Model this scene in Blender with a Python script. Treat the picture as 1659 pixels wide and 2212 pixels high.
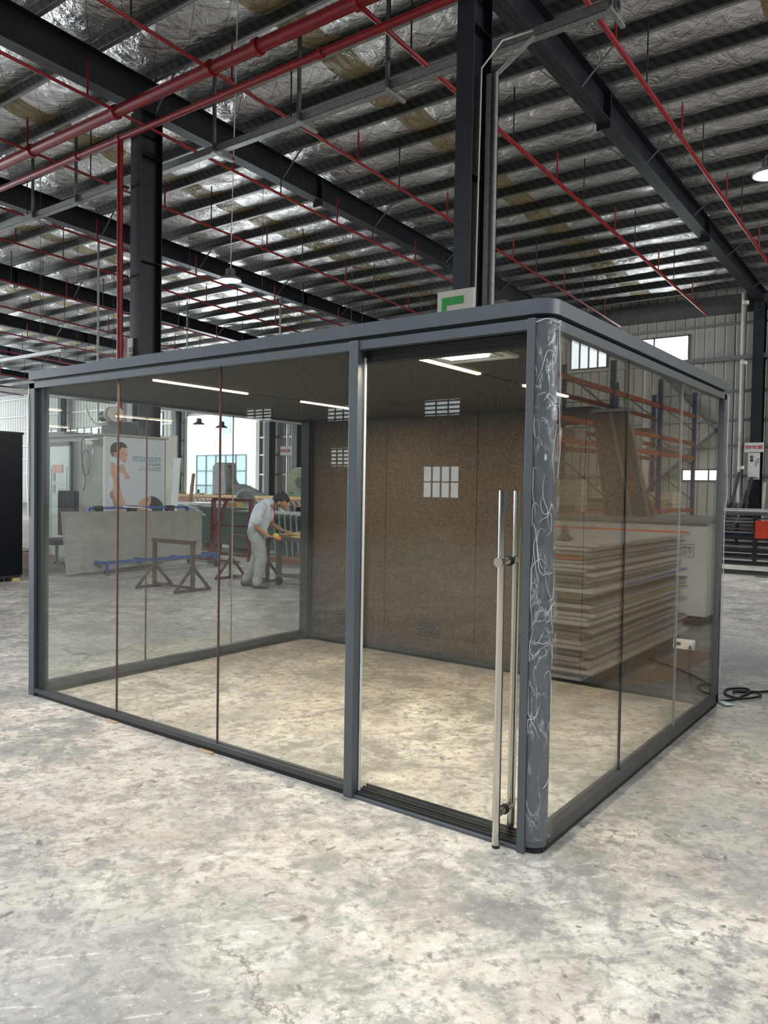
import bpy, math, random
from mathutils import Vector, Matrix, noise
random.seed(7)
S = bpy.context.scene
COL = S.collection
for o in list(bpy.data.objects): bpy.data.objects.remove(o)

# ---------------------------------------------------------------- camera
cd = bpy.data.cameras.new('camera'); cam = bpy.data.objects.new('camera', cd); COL.objects.link(cam)
YAW, PIT, ROL = .6374, .0301, .016
fw = Vector((-math.sin(YAW)*math.cos(PIT), math.cos(YAW)*math.cos(PIT), -math.sin(PIT)))
rt = Vector((math.cos(YAW), math.sin(YAW), 0)); up = rt.cross(fw)
r2 = rt*math.cos(ROL)+up*math.sin(ROL); u2 = -rt*math.sin(ROL)+up*math.cos(ROL)
m = Matrix((r2, u2, -fw)).transposed().to_4x4(); m.translation = (1.382, -3.0056, 1.546)
cam.matrix_world = m
cd.sensor_fit = 'VERTICAL'; cd.sensor_height = 24; cd.lens = 24*1682.0/2212; cd.clip_end = 300
S.camera = cam

# ---------------------------------------------------------------- view, world
S.view_settings.view_transform = 'Standard'; S.view_settings.look = 'None'
S.view_settings.gamma = 1; S.view_settings.exposure = 0.0; S.view_settings.use_curve_mapping = False
S.cycles.use_denoising = True
S.cycles.max_bounces = 10; S.cycles.diffuse_bounces = 4; S.cycles.glossy_bounces = 4
S.cycles.transparent_max_bounces = 16; S.cycles.transmission_bounces = 4
S.cycles.sample_clamp_indirect = 6; S.cycles.caustics_reflective = False; S.cycles.caustics_refractive = False
w = bpy.data.worlds.new('sky'); S.world = w; w.use_nodes = True
bg = w.node_tree.nodes['Background']; bg.inputs[0].default_value = (.86, .94, 1, 1); bg.inputs[1].default_value = 5.0

def area(name, loc, direction, sx, sy, energy, color=(1, 1, 1), spread=180):
    l = bpy.data.lights.new(name, 'AREA'); l.shape = 'RECTANGLE'; l.size = sx; l.size_y = sy
    l.energy = energy; l.color = color; l.spread = math.radians(spread)
    o = bpy.data.objects.new(name, l); COL.objects.link(o); o.location = loc
    o.rotation_euler = Vector(direction).to_track_quat('-Z', 'Y').to_euler()
    return o
# added fills above, left and right, then daylight at the gate and window
area('fill_overhead', (-1.8, -6.3, 11.5), (0, .05, -1), 16, 6.4, 2600, (.98, .98, 1))  # unseen source added to brighten the floor in front of the booth
area('fill_left_end', (-65.9, 0, 4.5), (1, -.1, .22), 40, 7, 11000, (.92, .97, 1), 110)  # unseen source, added and tilted up to brighten the roof foil
area('fill_right_foil', (18.1, 14, 7.6), (-1, 0, .12), 26, 1.6, 2600, (1, .98, .94), 150)  # added to brighten the foil at right; this wall has no window
area('daylight_gate', (-35.4, 30.2, 3.6), (0, -1, 0), 6.5, 5, 1500, (.88, .95, 1))
area('daylight_window', (-9.1, 30.2, 7.3), (0, -1, -.1), 2.8, 1.2, 100, (.92, .97, 1))

# ---------------------------------------------------------------- materials
def nt(name):
    mt = bpy.data.materials.new(name); mt.use_nodes = True
    t = mt.node_tree; return mt, t, t.nodes['Principled BSDF']
def N(t, typ, **kw):
    n = t.nodes.new('ShaderNode'+typ)
    for k, v in kw.items():
        if k.startswith('i_'):
            key = k[2:]; key = int(key) if key.isdigit() else key.replace('_', ' ')
            n.inputs[key].default_value = v
        else: setattr(n, k, v)
    return n
def ramp(t, src, stops):
    r = t.nodes.new('ShaderNodeValToRGB'); e = r.color_ramp.elements
    while len(e) < len(stops): e.new(.5)
    for i, (p, c) in enumerate(stops):
        e[i].position = p; e[i].color = (c, c, c, 1) if isinstance(c, (int, float)) else (*c, 1)
    t.links.new(src, r.inputs[0]); return r.outputs[0]
def mix(t, fac, a, b, typ='MIX'):
    n = t.nodes.new('ShaderNodeMix'); n.data_type = 'RGBA'; n.blend_type = typ
    for idx, v in ((0, fac), (6, a), (7, b)):
        if hasattr(v, 'is_linked'): t.links.new(v, n.inputs[idx])
        else: n.inputs[idx].default_value = v if idx == 0 else (*v, 1)
    return n.outputs[2]
def coords(t, scale=(1, 1, 1), kind='Object'):
    c = N(t, 'TexCoord'); mp = N(t, 'Mapping'); mp.inputs['Scale'].default_value = scale
    t.links.new(c.outputs[kind], mp.inputs[0]); return mp.outputs[0]
def noi(t, vec, sc, det=4, rough=.55, dist=0):
    n = N(t, 'TexNoise', i_Scale=sc, i_Detail=det, i_Roughness=rough, i_Distortion=dist)
    t.links.new(vec, n.inputs['Vector']); return n.outputs[0]
def bump(t, p, h, s, d=.01):
    b = N(t, 'Bump', i_Strength=s, i_Distance=d); t.links.new(h, b.inputs['Height']); t.links.new(b.outputs[0], p.inputs['Normal'])
CACHE = {}
def M(color, rough=.5, metal=0, var=.12, sc=6, bmp=0, bsc=60, name=None, spec=.5, stretch=(1, 1, 1)):
    """plain surface with a little procedural unevenness"""
    key = (color, rough, metal, var, sc, bmp, bsc, stretch)
    if key in CACHE: return CACHE[key]
    mt, t, p = nt(name or 'surface'); v = coords(t, stretch)
    n = noi(t, v, sc)
    d = tuple(c*(1-var) for c in color); l = tuple(min(1, c*(1+var)) for c in color)
    t.links.new(ramp(t, n, [(.3, d), (.7, l)]), p.inputs['Base Color'])
    p.inputs['Roughness'].default_value = rough; p.inputs['Metallic'].default_value = metal
    p.inputs['Specular IOR Level'].default_value = spec
    if bmp: bump(t, p, noi(t, v, bsc), bmp)
    CACHE[key] = mt; return mt
def emit(color, s, name='lit'):
    mt = bpy.data.materials.new(name); mt.use_nodes = True; t = mt.node_tree; t.nodes.clear()
    e = N(t, 'Emission', i_Strength=s); e.inputs[0].default_value = (*color, 1)
    o = N(t, 'OutputMaterial'); t.links.new(e.outputs[0], o.inputs[0]); return mt

def concrete():
    mt, t, p = nt('concrete_floor'); v = coords(t)
    big = noi(t, v, .5, 5, .62); mid = noi(t, v, 2.1, 8, .74, .4); tone = noi(t, v, .9, 3, .5)
    c = ramp(t, mid, [(.34, (.17, .165, .155)), (.44, (.30, .29, .26)), (.50, (.44, .42, .37)), (.57, (.54, .515, .455)), (.68, (.72, .70, .63))])
    c = mix(t, ramp(t, tone, [(.42, 0), (.66, .5)]), c, (.50, .42, .36))
    c = mix(t, ramp(t, big, [(.36, .70), (.56, 0.0)]), c, (.235, .235, .235))
    # trowel and drag marks
    rot = N(t, 'Mapping'); rot.inputs['Rotation'].default_value = (0, 0, .7); t.links.new(v, rot.inputs[0])
    st = N(t, 'Mapping'); st.inputs['Scale'].default_value = (6, 1.0, 1); t.links.new(rot.outputs[0], st.inputs[0])
    str_ = noi(t, st.outputs[0], 2.6, 7, .7)
    c = mix(t, ramp(t, str_, [(.33, .6), (.46, 0)]), c, (.19, .185, .175))
    c = mix(t, ramp(t, noi(t, st.outputs[0], 5.0, 6, .72), [(.58, 0), (.72, .5)]), c, (.86, .84, .78))
    c = mix(t, ramp(t, noi(t, v, 6.5, 6, .72, .5), [(.38, .75), (.50, 0)]), c, (.20, .20, .19))
    fine = noi(t, v, 18, 6, .78)
    c = mix(t, ramp(t, fine, [(.38, .75), (.50, 0)]), c, (.17, .165, .15))
    c = mix(t, ramp(t, noi(t, v, 48, 3, .7), [(.62, 0), (.74, .45)]), c, (.82, .80, .74))
    # dark spots
    sp = N(t, 'TexVoronoi', i_Scale=11.0, i_Randomness=1.0); wv = N(t, 'Mapping'); wv.inputs['Scale'].default_value = (1, 1, 1)
    dn = N(t, 'TexNoise', i_Scale=9.0, i_Detail=3.0); t.links.new(v, dn.inputs['Vector'])
    ad = N(t, 'VectorMath', operation='MULTIPLY_ADD'); ad.inputs[1].default_value = (.16, .16, 0)
    t.links.new(dn.outputs['Color'], ad.inputs[0]); t.links.new(v, ad.inputs[2]); t.links.new(ad.outputs[0], sp.inputs['Vector'])
    gate = ramp(t, noi(t, v, 2.6, 3), [(.42, 0), (.50, 1)])
    s1 = ramp(t, sp.outputs['Distance'], [(.09, .8), (.19, 0)])
    mm = N(t, 'Math', operation='MULTIPLY'); t.links.new(s1, mm.inputs[0]); t.links.new(gate, mm.inputs[1])
    c = mix(t, mm.outputs[0], c, (.10, .10, .09))
    # hairline cracks
    cr = N(t, 'TexVoronoi', feature='DISTANCE_TO_EDGE', i_Scale=.42); 
    dn2 = N(t, 'TexNoise', i_Scale=2.2, i_Detail=6.0, i_Roughness=.7); t.links.new(v, dn2.inputs['Vector'])
    a2 = N(t, 'VectorMath', operation='MULTIPLY_ADD'); a2.inputs[1].default_value = (.9, .9, 0)
    t.links.new(dn2.outputs['Color'], a2.inputs[0]); t.links.new(v, a2.inputs[2]); t.links.new(a2.outputs[0], cr.inputs['Vector'])
    gate2 = ramp(t, noi(t, v, .55, 2), [(.50, 0), (.56, .8)])
    s2 = ramp(t, cr.outputs['Distance'], [(.0, 1), (.006, 0)])
    m2 = N(t, 'Math', operation='MULTIPLY'); t.links.new(s2, m2.inputs[0]); t.links.new(gate2, m2.inputs[1])
    c = mix(t, m2.outputs[0], c, (.10, .09, .08))
    t.links.new(c, p.inputs['Base Color'])
    t.links.new(ramp(t, mid, [(.3, .38), (.7, .6)]), p.inputs['Roughness'])
    bump(t, p, mid, .12, .02)
    return mt

def foil():
    """silver foil insulation, wrinkled, laid on a diamond wire mesh, with a strip of glass wool in mid-bay"""
    mt, t, p = nt('silver_foil'); v = coords(t)
    sep = N(t, 'SeparateXYZ'); t.links.new(v, sep.inputs[0])
    # diamond mesh of wire
    def lines(rotz):
        mp = N(t, 'Mapping'); mp.inputs['Rotation'].default_value = (0, 0, rotz); t.links.new(v, mp.inputs[0])
        wv = N(t, 'TexWave', wave_type='BANDS', bands_direction='X', i_Scale=.5, i_Distortion=.5, i_Detail=1.0)
        wv.inputs['Detail Scale'].default_value = 1.5
        t.links.new(mp.outputs[0], wv.inputs[0]); return ramp(t, wv.outputs['Fac'], [(.0, .55), (.004, 0)])
    l1, l2 = lines(.95), lines(-.95)
    mx = N(t, 'Math', operation='MAXIMUM'); t.links.new(l1, mx.inputs[0]); t.links.new(l2, mx.inputs[1])
    st = N(t, 'Mapping'); st.inputs['Scale'].default_value = (5, 1.2, 1); st.inputs['Rotation'].default_value = (0, 0, .25); t.links.new(v, st.inputs[0])
    wr = noi(t, st.outputs[0], 1.6, 6, .65, .5)
    w2 = noi(t, v, 2.4, 5, .6, 1.2)
    silver = ramp(t, w2, [(.3, (.80, .79, .78)), (.7, (.95, .95, .95))])
    # glass wool strip
    ax = N(t, 'Math', operation='ADD'); ax.inputs[1].default_value = 9.45; t.links.new(sep.outputs[0], ax.inputs[0])
    mo = N(t, 'Math', operation='FLOORED_MODULO'); mo.inputs[1].default_value = 7.75; t.links.new(ax.outputs[0], mo.inputs[0])
    lt = N(t, 'Math', operation='LESS_THAN'); lt.inputs[1].default_value = .78; t.links.new(mo.outputs[0], lt.inputs[0])
    woolc = ramp(t, wr, [(.3, (.24, .19, .09)), (.7, (.55, .46, .25))])
    c = mix(t, lt.outputs[0], silver, woolc)
    c = mix(t, mx.outputs[0], c, (.06, .06, .06))
    t.links.new(c, p.inputs['Base Color'])
    me = N(t, 'Math', operation='MULTIPLY_ADD'); me.inputs[1].default_value = -.85; me.inputs[2].default_value = .85
    t.links.new(lt.outputs[0], me.inputs[0]); t.links.new(me.outputs[0], p.inputs['Metallic'])
    p.inputs['Roughness'].default_value = .22
    b1 = N(t, 'Bump', i_Strength=1.0, i_Distance=.10); t.links.new(w2, b1.inputs['Height'])
    b2 = N(t, 'Bump', i_Strength=.8, i_Distance=.03); t.links.new(wr, b2.inputs['Height']); t.links.new(b1.outputs[0], b2.inputs['Normal'])
    t.links.new(b2.outputs[0], p.inputs['Normal'])
    return mt

def glass(name='clear_glass', tint=(.975, .985, .97), f0=.034, dirt=.0):
    mt = bpy.data.materials.new(name); mt.use_nodes = True; t = mt.node_tree; t.nodes.clear()
    lw = N(t, 'LayerWeight', i_Blend=.5)
    pw = N(t, 'Math', operation='POWER'); pw.inputs[1].default_value = 5; t.links.new(lw.outputs['Facing'], pw.inputs[0])
    ma = N(t, 'Math', operation='MULTIPLY_ADD'); ma.inputs[1].default_value = 1-f0; ma.inputs[2].default_value = f0
    t.links.new(pw.outputs[0], ma.inputs[0])
    tr = N(t, 'BsdfTransparent'); tr.inputs[0].default_value = (*tint, 1)
    gl = N(t, 'BsdfGlossy'); gl.inputs['Roughness'].default_value = 0.0; gl.inputs[0].default_value = (1, 1, 1, 1)
    mx = N(t, 'MixShader'); t.links.new(ma.outputs[0], mx.inputs[0]); t.links.new(tr.outputs[0], mx.inputs[1]); t.links.new(gl.outputs[0], mx.inputs[2])
    o = N(t, 'OutputMaterial'); t.links.new(mx.outputs[0], o.inputs[0])
    return mt

def film():
    """crinkled clear packing film"""
    mt = bpy.data.materials.new('packing_film'); mt.use_nodes = True; t = mt.node_tree; t.nodes.clear()
    v = coords(t, (1, 1, .35)); n = noi(t, v, 9, 5, .6, 1.6)
    glint = ramp(t, n, [(.475, 0), (.5, 1), (.525, 0)])  # pale lines: highlights along the folds put into the colour
    g2 = ramp(t, noi(t, coords(t), 3.0, 2), [(.46, 0), (.6, 1)])
    mu = N(t, 'Math', operation='MULTIPLY'); t.links.new(glint, mu.inputs[0]); t.links.new(g2, mu.inputs[1])
    m2 = N(t, 'Math', operation='MULTIPLY_ADD'); m2.inputs[1].default_value = .38; m2.inputs[2].default_value = .015; t.links.new(mu.outputs[0], m2.inputs[0])
    tr = N(t, 'BsdfTransparent'); di = N(t, 'BsdfDiffuse'); di.inputs[0].default_value = (.8, .82, .84, 1)
    gl = N(t, 'BsdfGlossy'); gl.inputs['Roughness'].default_value = .12
    b = N(t, 'Bump', i_Strength=1.0, i_Distance=.02); t.links.new(n, b.inputs['Height']); t.links.new(b.outputs[0], gl.inputs['Normal'])
    a = N(t, 'MixShader'); t.links.new(m2.outputs[0], a.inputs[0]); t.links.new(tr.outputs[0], a.inputs[1]); t.links.new(di.outputs[0], a.inputs[2])
    c = N(t, 'MixShader', i_0=.06); t.links.new(a.outputs[0], c.inputs[1]); t.links.new(gl.outputs[0], c.inputs[2])
    o = N(t, 'OutputMaterial'); t.links.new(c.outputs[0], o.inputs[0]); return mt

def felt(dark, light, sc=140, rough=.95):
    mt, t, p = nt('felt_panel'); v = coords(t); n = noi(t, v, sc, 3, .8); m_ = noi(t, v, 30, 4, .7)
    c = ramp(t, n, [(.36, dark), (.5, tuple((a+b)/2 for a, b in zip(dark, light))), (.66, light)])
    c = mix(t, ramp(t, m_, [(.35, .35), (.65, 0)]), c, dark)
    t.links.new(c, p.inputs['Base Color']); p.inputs['Roughness'].default_value = rough
    p.inputs['Specular IOR Level'].default_value = .2
    bump(t, p, n, .2, .004); return mt

def corrugated(color):
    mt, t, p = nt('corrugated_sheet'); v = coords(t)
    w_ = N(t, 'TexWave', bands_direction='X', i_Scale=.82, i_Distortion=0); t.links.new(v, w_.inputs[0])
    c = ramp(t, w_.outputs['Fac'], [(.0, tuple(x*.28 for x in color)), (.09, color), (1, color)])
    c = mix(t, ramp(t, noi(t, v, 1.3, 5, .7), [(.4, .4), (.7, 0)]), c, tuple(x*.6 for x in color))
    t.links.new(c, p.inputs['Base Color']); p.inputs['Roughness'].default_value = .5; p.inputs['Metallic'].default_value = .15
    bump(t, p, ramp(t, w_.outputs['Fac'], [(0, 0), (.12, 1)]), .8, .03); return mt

def purlin_mat():
    mt, t, p = nt('purlin_shaded'); v = coords(t)
    w_ = N(t, 'TexWave', bands_direction='DIAGONAL', i_Scale=2.6, i_Distortion=.4); t.links.new(v, w_.inputs[0])
    c = ramp(t, w_.outputs['Fac'], [(.2, (.05, .055, .052)), (.45, (.075, .08, .076)), (1, (.085, .09, .086))])  # kept dark: the shade on the webs is put into the colour
    t.links.new(c, p.inputs['Base Color']); p.inputs['Roughness'].default_value = .55; p.inputs['Metallic'].default_value = .4
    return mt

MAT = dict(
    concrete=concrete(), foil=foil(), glass=glass(), film=film(), purlin=purlin_mat(),
    frame=M((.085, .098, .112), .42, .25, .06, 3, name='slate_powder_coat'),
    frame_dark=M((.012, .014, .017), .5, 0, .1, 5, name='black_recess'),
    rail=M((.05, .055, .06), .4, .2, .1, 5, name='dark_rail'),
    felt=felt((.042, .036, .031), (.165, .14, .12)), ceil=felt((.05, .047, .041), (.12, .113, .10), 60, .9),
    navy=M((.008, .011, .017), .45, .1, .15, 2, name='navy_steel_shaded'),  # shaded copy of the steel below, shade put into the colour
    navy2=M((.02, .025, .034), .5, .1, .15, 2, name='navy_steel_lit'),  # lit copy: light on front and lower flanges put into the colour
    red=M((.24, .004, .009), .42, 0, .25, 8, name='red_pipe_paint'),
    black=M((.012, .012, .013), .5, 0, .1, name='black_steel'),
    galv=M((.33, .34, .34), .45, .55, .18, 12, name='galvanised_steel'),
    galv_dark=M((.13, .135, .14), .5, .4, .2, 9, name='weathered_steel'),
    steel=M((.66, .62, .56), .16, 1.0, .05, 3, name='brushed_steel', stretch=(30, 30, .5)),
    rubber=M((.01, .01, .01), .6, 0, .1, name='black_rubber'),
    wallsheet=corrugated((.50, .50, .45)), wallsheet_dim=corrugated((.05, .055, .06)),  # dim copy: shade of the rear and right walls put into the colour
    white=M((.78, .78, .76), .5, 0, .04, name='white_paint'), offwhite=M((.62, .60, .54), .55, 0, .08, name='cream_paint'),
    brown_steel=M((.085, .05, .04), .6, .2, .5, 14, name='worn_brown_paint'),
    maroon=M((.17, .03, .035), .55, .1, .4, 10, name='maroon_paint'),
    blue=M((.02, .09, .32), .45, 0, .25, 8, name='blue_paint'), bluesteel=M((.015, .04, .12), .5, .1, .2, name='dark_blue_rack_paint'),
    orange=M((.34, .07, .03), .5, 0, .15, name='orange_beam_paint'),
    greybox=M((.30, .29, .27), .7, 0, .12, 5, name='grey_board'), mdf=M((.42, .39, .36), .8, 0, .08, 3, name='grey_mdf'),
    crate=M((.74, .72, .64), .75, 0, .08, 2, name='pale_carton'), wood=M((.62, .44, .22), .7, 0, .25, 9, name='pale_timber', stretch=(1, 9, 9)),
    wood2=M((.30, .13, .06), .65, 0, .3, 7, name='red_brown_timber', stretch=(.4, 6, 2)), card=M((.40, .27, .18), .85, 0, .15, 4, name='cardboard'),
    paper=M((.80, .80, .78), .8, 0, .03, name='paper'), green=M((.06, .13, .08), .5, .1, .3, name='machine_green'),
    lime=M((.42, .62, .22), .5, 0, .15, name='lime_paint'), darkgrey=M((.06, .065, .07), .6, 0, .2, name='charcoal'),
    ggreen=M((.18, .24, .23), .25, 0, .15, 2, name='green_tinted_board'),
)
# ---------------------------------------------------------------- mesh helpers
class MB:
    def __init__(s): s.v = []; s.f = []; s.m = []; s.mi = 0
    def add(s, vs, fs):
        b = len(s.v); s.v += [tuple(x) for x in vs]
        for f in fs: s.f.append(tuple(b+i for i in f)); s.m.append(s.mi)
        return s
    def box(s, a, b):
        x0, x1 = sorted((a[0], b[0])); y0, y1 = sorted((a[1], b[1])); z0, z1 = sorted((a[2], b[2]))
        return s.add([(x, y, z) for z in (z0, z1) for x, y in ((x0, y0), (x1, y0), (x1, y1), (x0, y1))],
                     [(3, 2, 1, 0), (4, 5, 6, 7), (0, 1, 5, 4), (1, 2, 6, 5), (2, 3, 7, 6), (3, 0, 4, 7)])
    def beam(s, p, q, w, h, upv=(0, 0, 1)):
        """bar of section w x h from p to q"""
        p = Vector(p); q = Vector(q); d = (q-p).normalized(); u = Vector(upv)
        if abs(d.dot(u)) > .99: u = Vector((1, 0, 0))
        sd = d.cross(u).normalized(); u = sd.cross(d)
        vs = [c+sd*(w/2*a)+u*(h/2*b) for c in (p, q) for a, b in ((-1, -1), (1, -1), (1, 1), (-1, 1))]
        return s.add(vs, [(0, 1, 2, 3)[::-1], (4, 5, 6, 7), (0, 1, 5, 4), (1, 2, 6, 5), (2, 3, 7, 6), (3, 0, 4, 7)])
    def tube(s, pts, r, n=10, cap=True, rs=None):
        pts = [Vector(p) for p in pts]; rings = []; prev = None
        for i, p in enumerate(pts):
            d = (pts[min(i+1, len(pts)-1)]-pts[max(i-1, 0)]).normalized()
            if prev is None: u = d.orthogonal().normalized()
            else: u = (prev-d*prev.dot(d)).normalized()
            prev = u; w_ = d.cross(u); rr = rs[i] if rs else r
            rings.append([p+(u*math.cos(2*math.pi*k/n)+w_*math.sin(2*math.pi*k/n))*rr for k in range(n)])
        vs = [x for rg in rings for x in rg]; fs = []
        for i in range(len(pts)-1):
            for k in range(n): fs.append((i*n+k, i*n+(k+1) % n, (i+1)*n+(k+1) % n, (i+1)*n+k))
        if cap: fs += [tuple(range(n))[::-1], tuple(range((len(pts)-1)*n, len(pts)*n))]
        return s.add(vs, fs)
    def prism(s, poly, axis, a, b):
        """2-D polygon extruded along an axis: axis 0 -> (y,z), 1 -> (x,z), 2 -> (x,y)"""
        def P(u, v, w_): return ((w_, u, v), (u, w_, v), (u, v, w_))[axis]
        n = len(poly); vs = [P(u, v, a) for u, v in poly]+[P(u, v, b) for u, v in poly]
        fs = [(i, (i+1) % n, n+(i+1) % n, n+i) for i in range(n)]+[tuple(range(n))[::-1], tuple(range(n, 2*n))]
        return s.add(vs, fs)
    def ball(s, c, r, n=14, squash=(1, 1, 1), rot=None):
        vs = []; fs = []
        for i in range(n//2+1):
            th = math.pi*i/(n//2)
            for k in range(n):
                p = Vector((math.sin(th)*math.cos(2*math.pi*k/n)*squash[0], math.sin(th)*math.sin(2*math.pi*k/n)*squash[1], math.cos(th)*squash[2]))*r
                if rot is not None: p = rot @ p
                vs.append(Vector(c)+p)
        for i in range(n//2):
            for k in range(n): fs.append((i*n+k, i*n+(k+1) % n, (i+1)*n+(k+1) % n, (i+1)*n+k))
        return s.add(vs, fs)
    def lathe(s, c, prof, n=24, axis=2):
        vs = []; fs = []
        for r, z in prof:
            for k in range(n):
                a = 2*math.pi*k/n; q = (r*math.cos(a), r*math.sin(a), z)
                if axis == 1: q = (q[0], q[2], q[1])
                if axis == 0: q = (q[2], q[0], q[1])
                vs.append((c[0]+q[0], c[1]+q[1], c[2]+q[2]))
        for i in range(len(prof)-1):
            for k in range(n): fs.append((i*n+k, i*n+(k+1) % n, (i+1)*n+(k+1) % n, (i+1)*n+k))
        return s.add(vs, fs)
    def build(s, name, mats, parent=None, smooth=False, bevel=0, world=True):
        if not isinstance(mats, (list, tuple)): mats = [mats]
        me = bpy.data.meshes.new(name); ox = Vector((0, 0, 0)); o = bpy.data.objects.new(name, me)
        if parent is not None:
            if world: ox = WL[parent.name]
            o.parent = parent; WL[o.name] = ox
        elif world:
            xs, ys, zs = zip(*s.v); ox = Vector(((min(xs)+max(xs))/2, (min(ys)+max(ys))/2, min(zs))); o.location = ox; WL[o.name] = ox
        me.from_pydata([(x-ox[0], y-ox[1], z-ox[2]) for x, y, z in s.v], [], s.f)
        for mm in mats: me.materials.append(MAT[mm] if isinstance(mm, str) else mm)
        me.polygons.foreach_set('material_index', s.m)
        me.update()
        import bmesh
        bm = bmesh.new(); bm.from_mesh(me); bmesh.ops.recalc_face_normals(bm, faces=bm.faces); bm.to_mesh(me); bm.free()
        if smooth:
            me.polygons.foreach_set('use_smooth', [True]*len(me.polygons))
            try: me.set_sharp_from_angle(angle=math.radians(40))
            except Exception: pass
        if bevel:
            b = o.modifiers.new('bevel', 'BEVEL'); b.width = bevel; b.segments = 2; b.limit_method = 'ANGLE'
        COL.objects.link(o); return o
WL = {}
def thing(name, label, cat, loc=(0, 0, 0), group=None, rz=0):
    o = bpy.data.objects.new(name, None); COL.objects.link(o); o.location = loc; o.rotation_euler = (0, 0, rz)
    o.empty_display_size = .1; WL[o.name] = Vector(loc); return tag(o, label, cat, group)
def tag(o, label, cat, group=None, kind=None):
    o['label'] = label; o['category'] = cat
    if group: o['group'] = group
    if kind: o['kind'] = kind
    return o
def struct(o, label=None):
    o['kind'] = 'structure'
    if label: o['label'] = label
    return o
def copy_tree(root, loc, label, group=None, rz=None):
    r = root.copy(); COL.objects.link(r); r.location = loc; r['label'] = label
    if rz is not None: r.rotation_euler = (0, 0, rz)
    if group: r['group'] = group
    for ch in list(root.children):
        c = ch.copy(); COL.objects.link(c); c.parent = r
        for g in list(ch.children):
            d = g.copy(); COL.objects.link(d); d.parent = c
    return r
def ordn(i):
    return ('first second third fourth fifth sixth seventh eighth ninth tenth eleventh twelfth thirteenth fourteenth fifteenth sixteenth seventeenth eighteenth '
            'nineteenth twentieth').split()[i] if i < 20 else '%d%s' % (i+1, {1: 'st', 2: 'nd', 3: 'rd'}.get((i+1) % 10, 'th'))
def text(name, body, size, mat, parent, origin, xdir, ydir, ext=.001, align='LEFT', bold=0, sx=1):
    """lettering as a flat mesh; origin is given in the parent's world frame"""
    cu = bpy.data.curves.new(name, 'FONT'); cu.body = body; cu.size = size; cu.extrude = ext; cu.align_x = align; cu.offset = bold; cu.resolution_u = 3
    tmp = bpy.data.objects.new('tmp', cu); COL.objects.link(tmp)
    dg = bpy.context.evaluated_depsgraph_get(); me = bpy.data.meshes.new_from_object(tmp.evaluated_get(dg)); bpy.data.objects.remove(tmp)
    x = Vector(xdir).normalized(); y = Vector(ydir).normalized(); z = x.cross(y); off = Vector(origin)-WL[parent.name]
    for v in me.vertices: v.co = off+x*v.co[0]*sx+y*v.co[1]+z*v.co[2]
    me.materials.clear(); me.materials.append(MAT[mat] if isinstance(mat, str) else mat)
    for pl in me.polygons: pl.material_index = 0
    me.name = name; o = bpy.data.objects.new(name, me); COL.objects.link(o); o.parent = parent; WL[o.name] = WL[parent.name]; return o

# ================================================================ the hall
XL, XR, YF, YB = -66.0, 18.2, 29.77, -26.0
def ZR(y): return 10.51-.043*y           # underside of the purlins
def ZB(y): return 9.74-.031*y           # underside of the rafters
b = MB(); b.box((XL-3, YB-1, -.12), (XR+3, YF+30, 0)); struct(b.build('floor', 'concrete'), 'stained and cracked bare concrete floor')

# far wall with its openings
HOLES = [(-38.72, -32.2, 0.85, 5.97), (-10.44, -7.66, 6.73, 7.95), (5.69, 7.74, 2.06, 2.51), (11.01, 12.67, 6.93, 8.53), (-47.62, -43.78, 4.75, 5.84), (-30.34, -28.42, 5.9, 6.93), (-42.63, -41.22, 4.81, 6.35), (-56.45, -48.52, 4.69, 5.65), (2.69, 4.99, 2.06, 2.51)]
def wall_with_holes(y, x0, x1, z1, holes, th=.06):
    xs = sorted({x0, x1, *[h[0] for h in holes], *[h[1] for h in holes]}); bb = MB()
    for a, c in zip(xs[:-1], xs[1:]):
        cuts = sorted([(h[2], h[3]) for h in holes if h[0] <= a+1e-6 and h[1] >= c-1e-6]); z = 0
        for lo, hi in cuts:
            if lo > z: bb.box((a, y, z), (c, y+th, lo))
            z = hi
        bb.box((a, y, z), (c, y+th, z1))
    return bb
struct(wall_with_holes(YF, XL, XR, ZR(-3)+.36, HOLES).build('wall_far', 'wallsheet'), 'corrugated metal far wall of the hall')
RH = [(-17.98, -16.09, 4.76, 5.52), (-23.64, -22.13, 4.76, 5.52), (-29.31, -27.42, 4.89, 5.7), (-17.98, -16.09, 1.17, 2.58), (-23.39, -22.2, 2.56, 3.5)]
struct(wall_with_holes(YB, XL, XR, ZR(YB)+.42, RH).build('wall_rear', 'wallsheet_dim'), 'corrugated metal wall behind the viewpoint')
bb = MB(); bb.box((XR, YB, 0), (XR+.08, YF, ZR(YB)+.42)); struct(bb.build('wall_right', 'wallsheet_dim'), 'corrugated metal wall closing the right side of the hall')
bb = MB(); bb.box((XL, YF-.16, ZR(YF)-.62), (XR, YF-.002, ZR(YF)+.1)); struct(bb.build('trim_2', 'galv_dark'), 'dark eaves beam along the top of the far wall')
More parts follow.
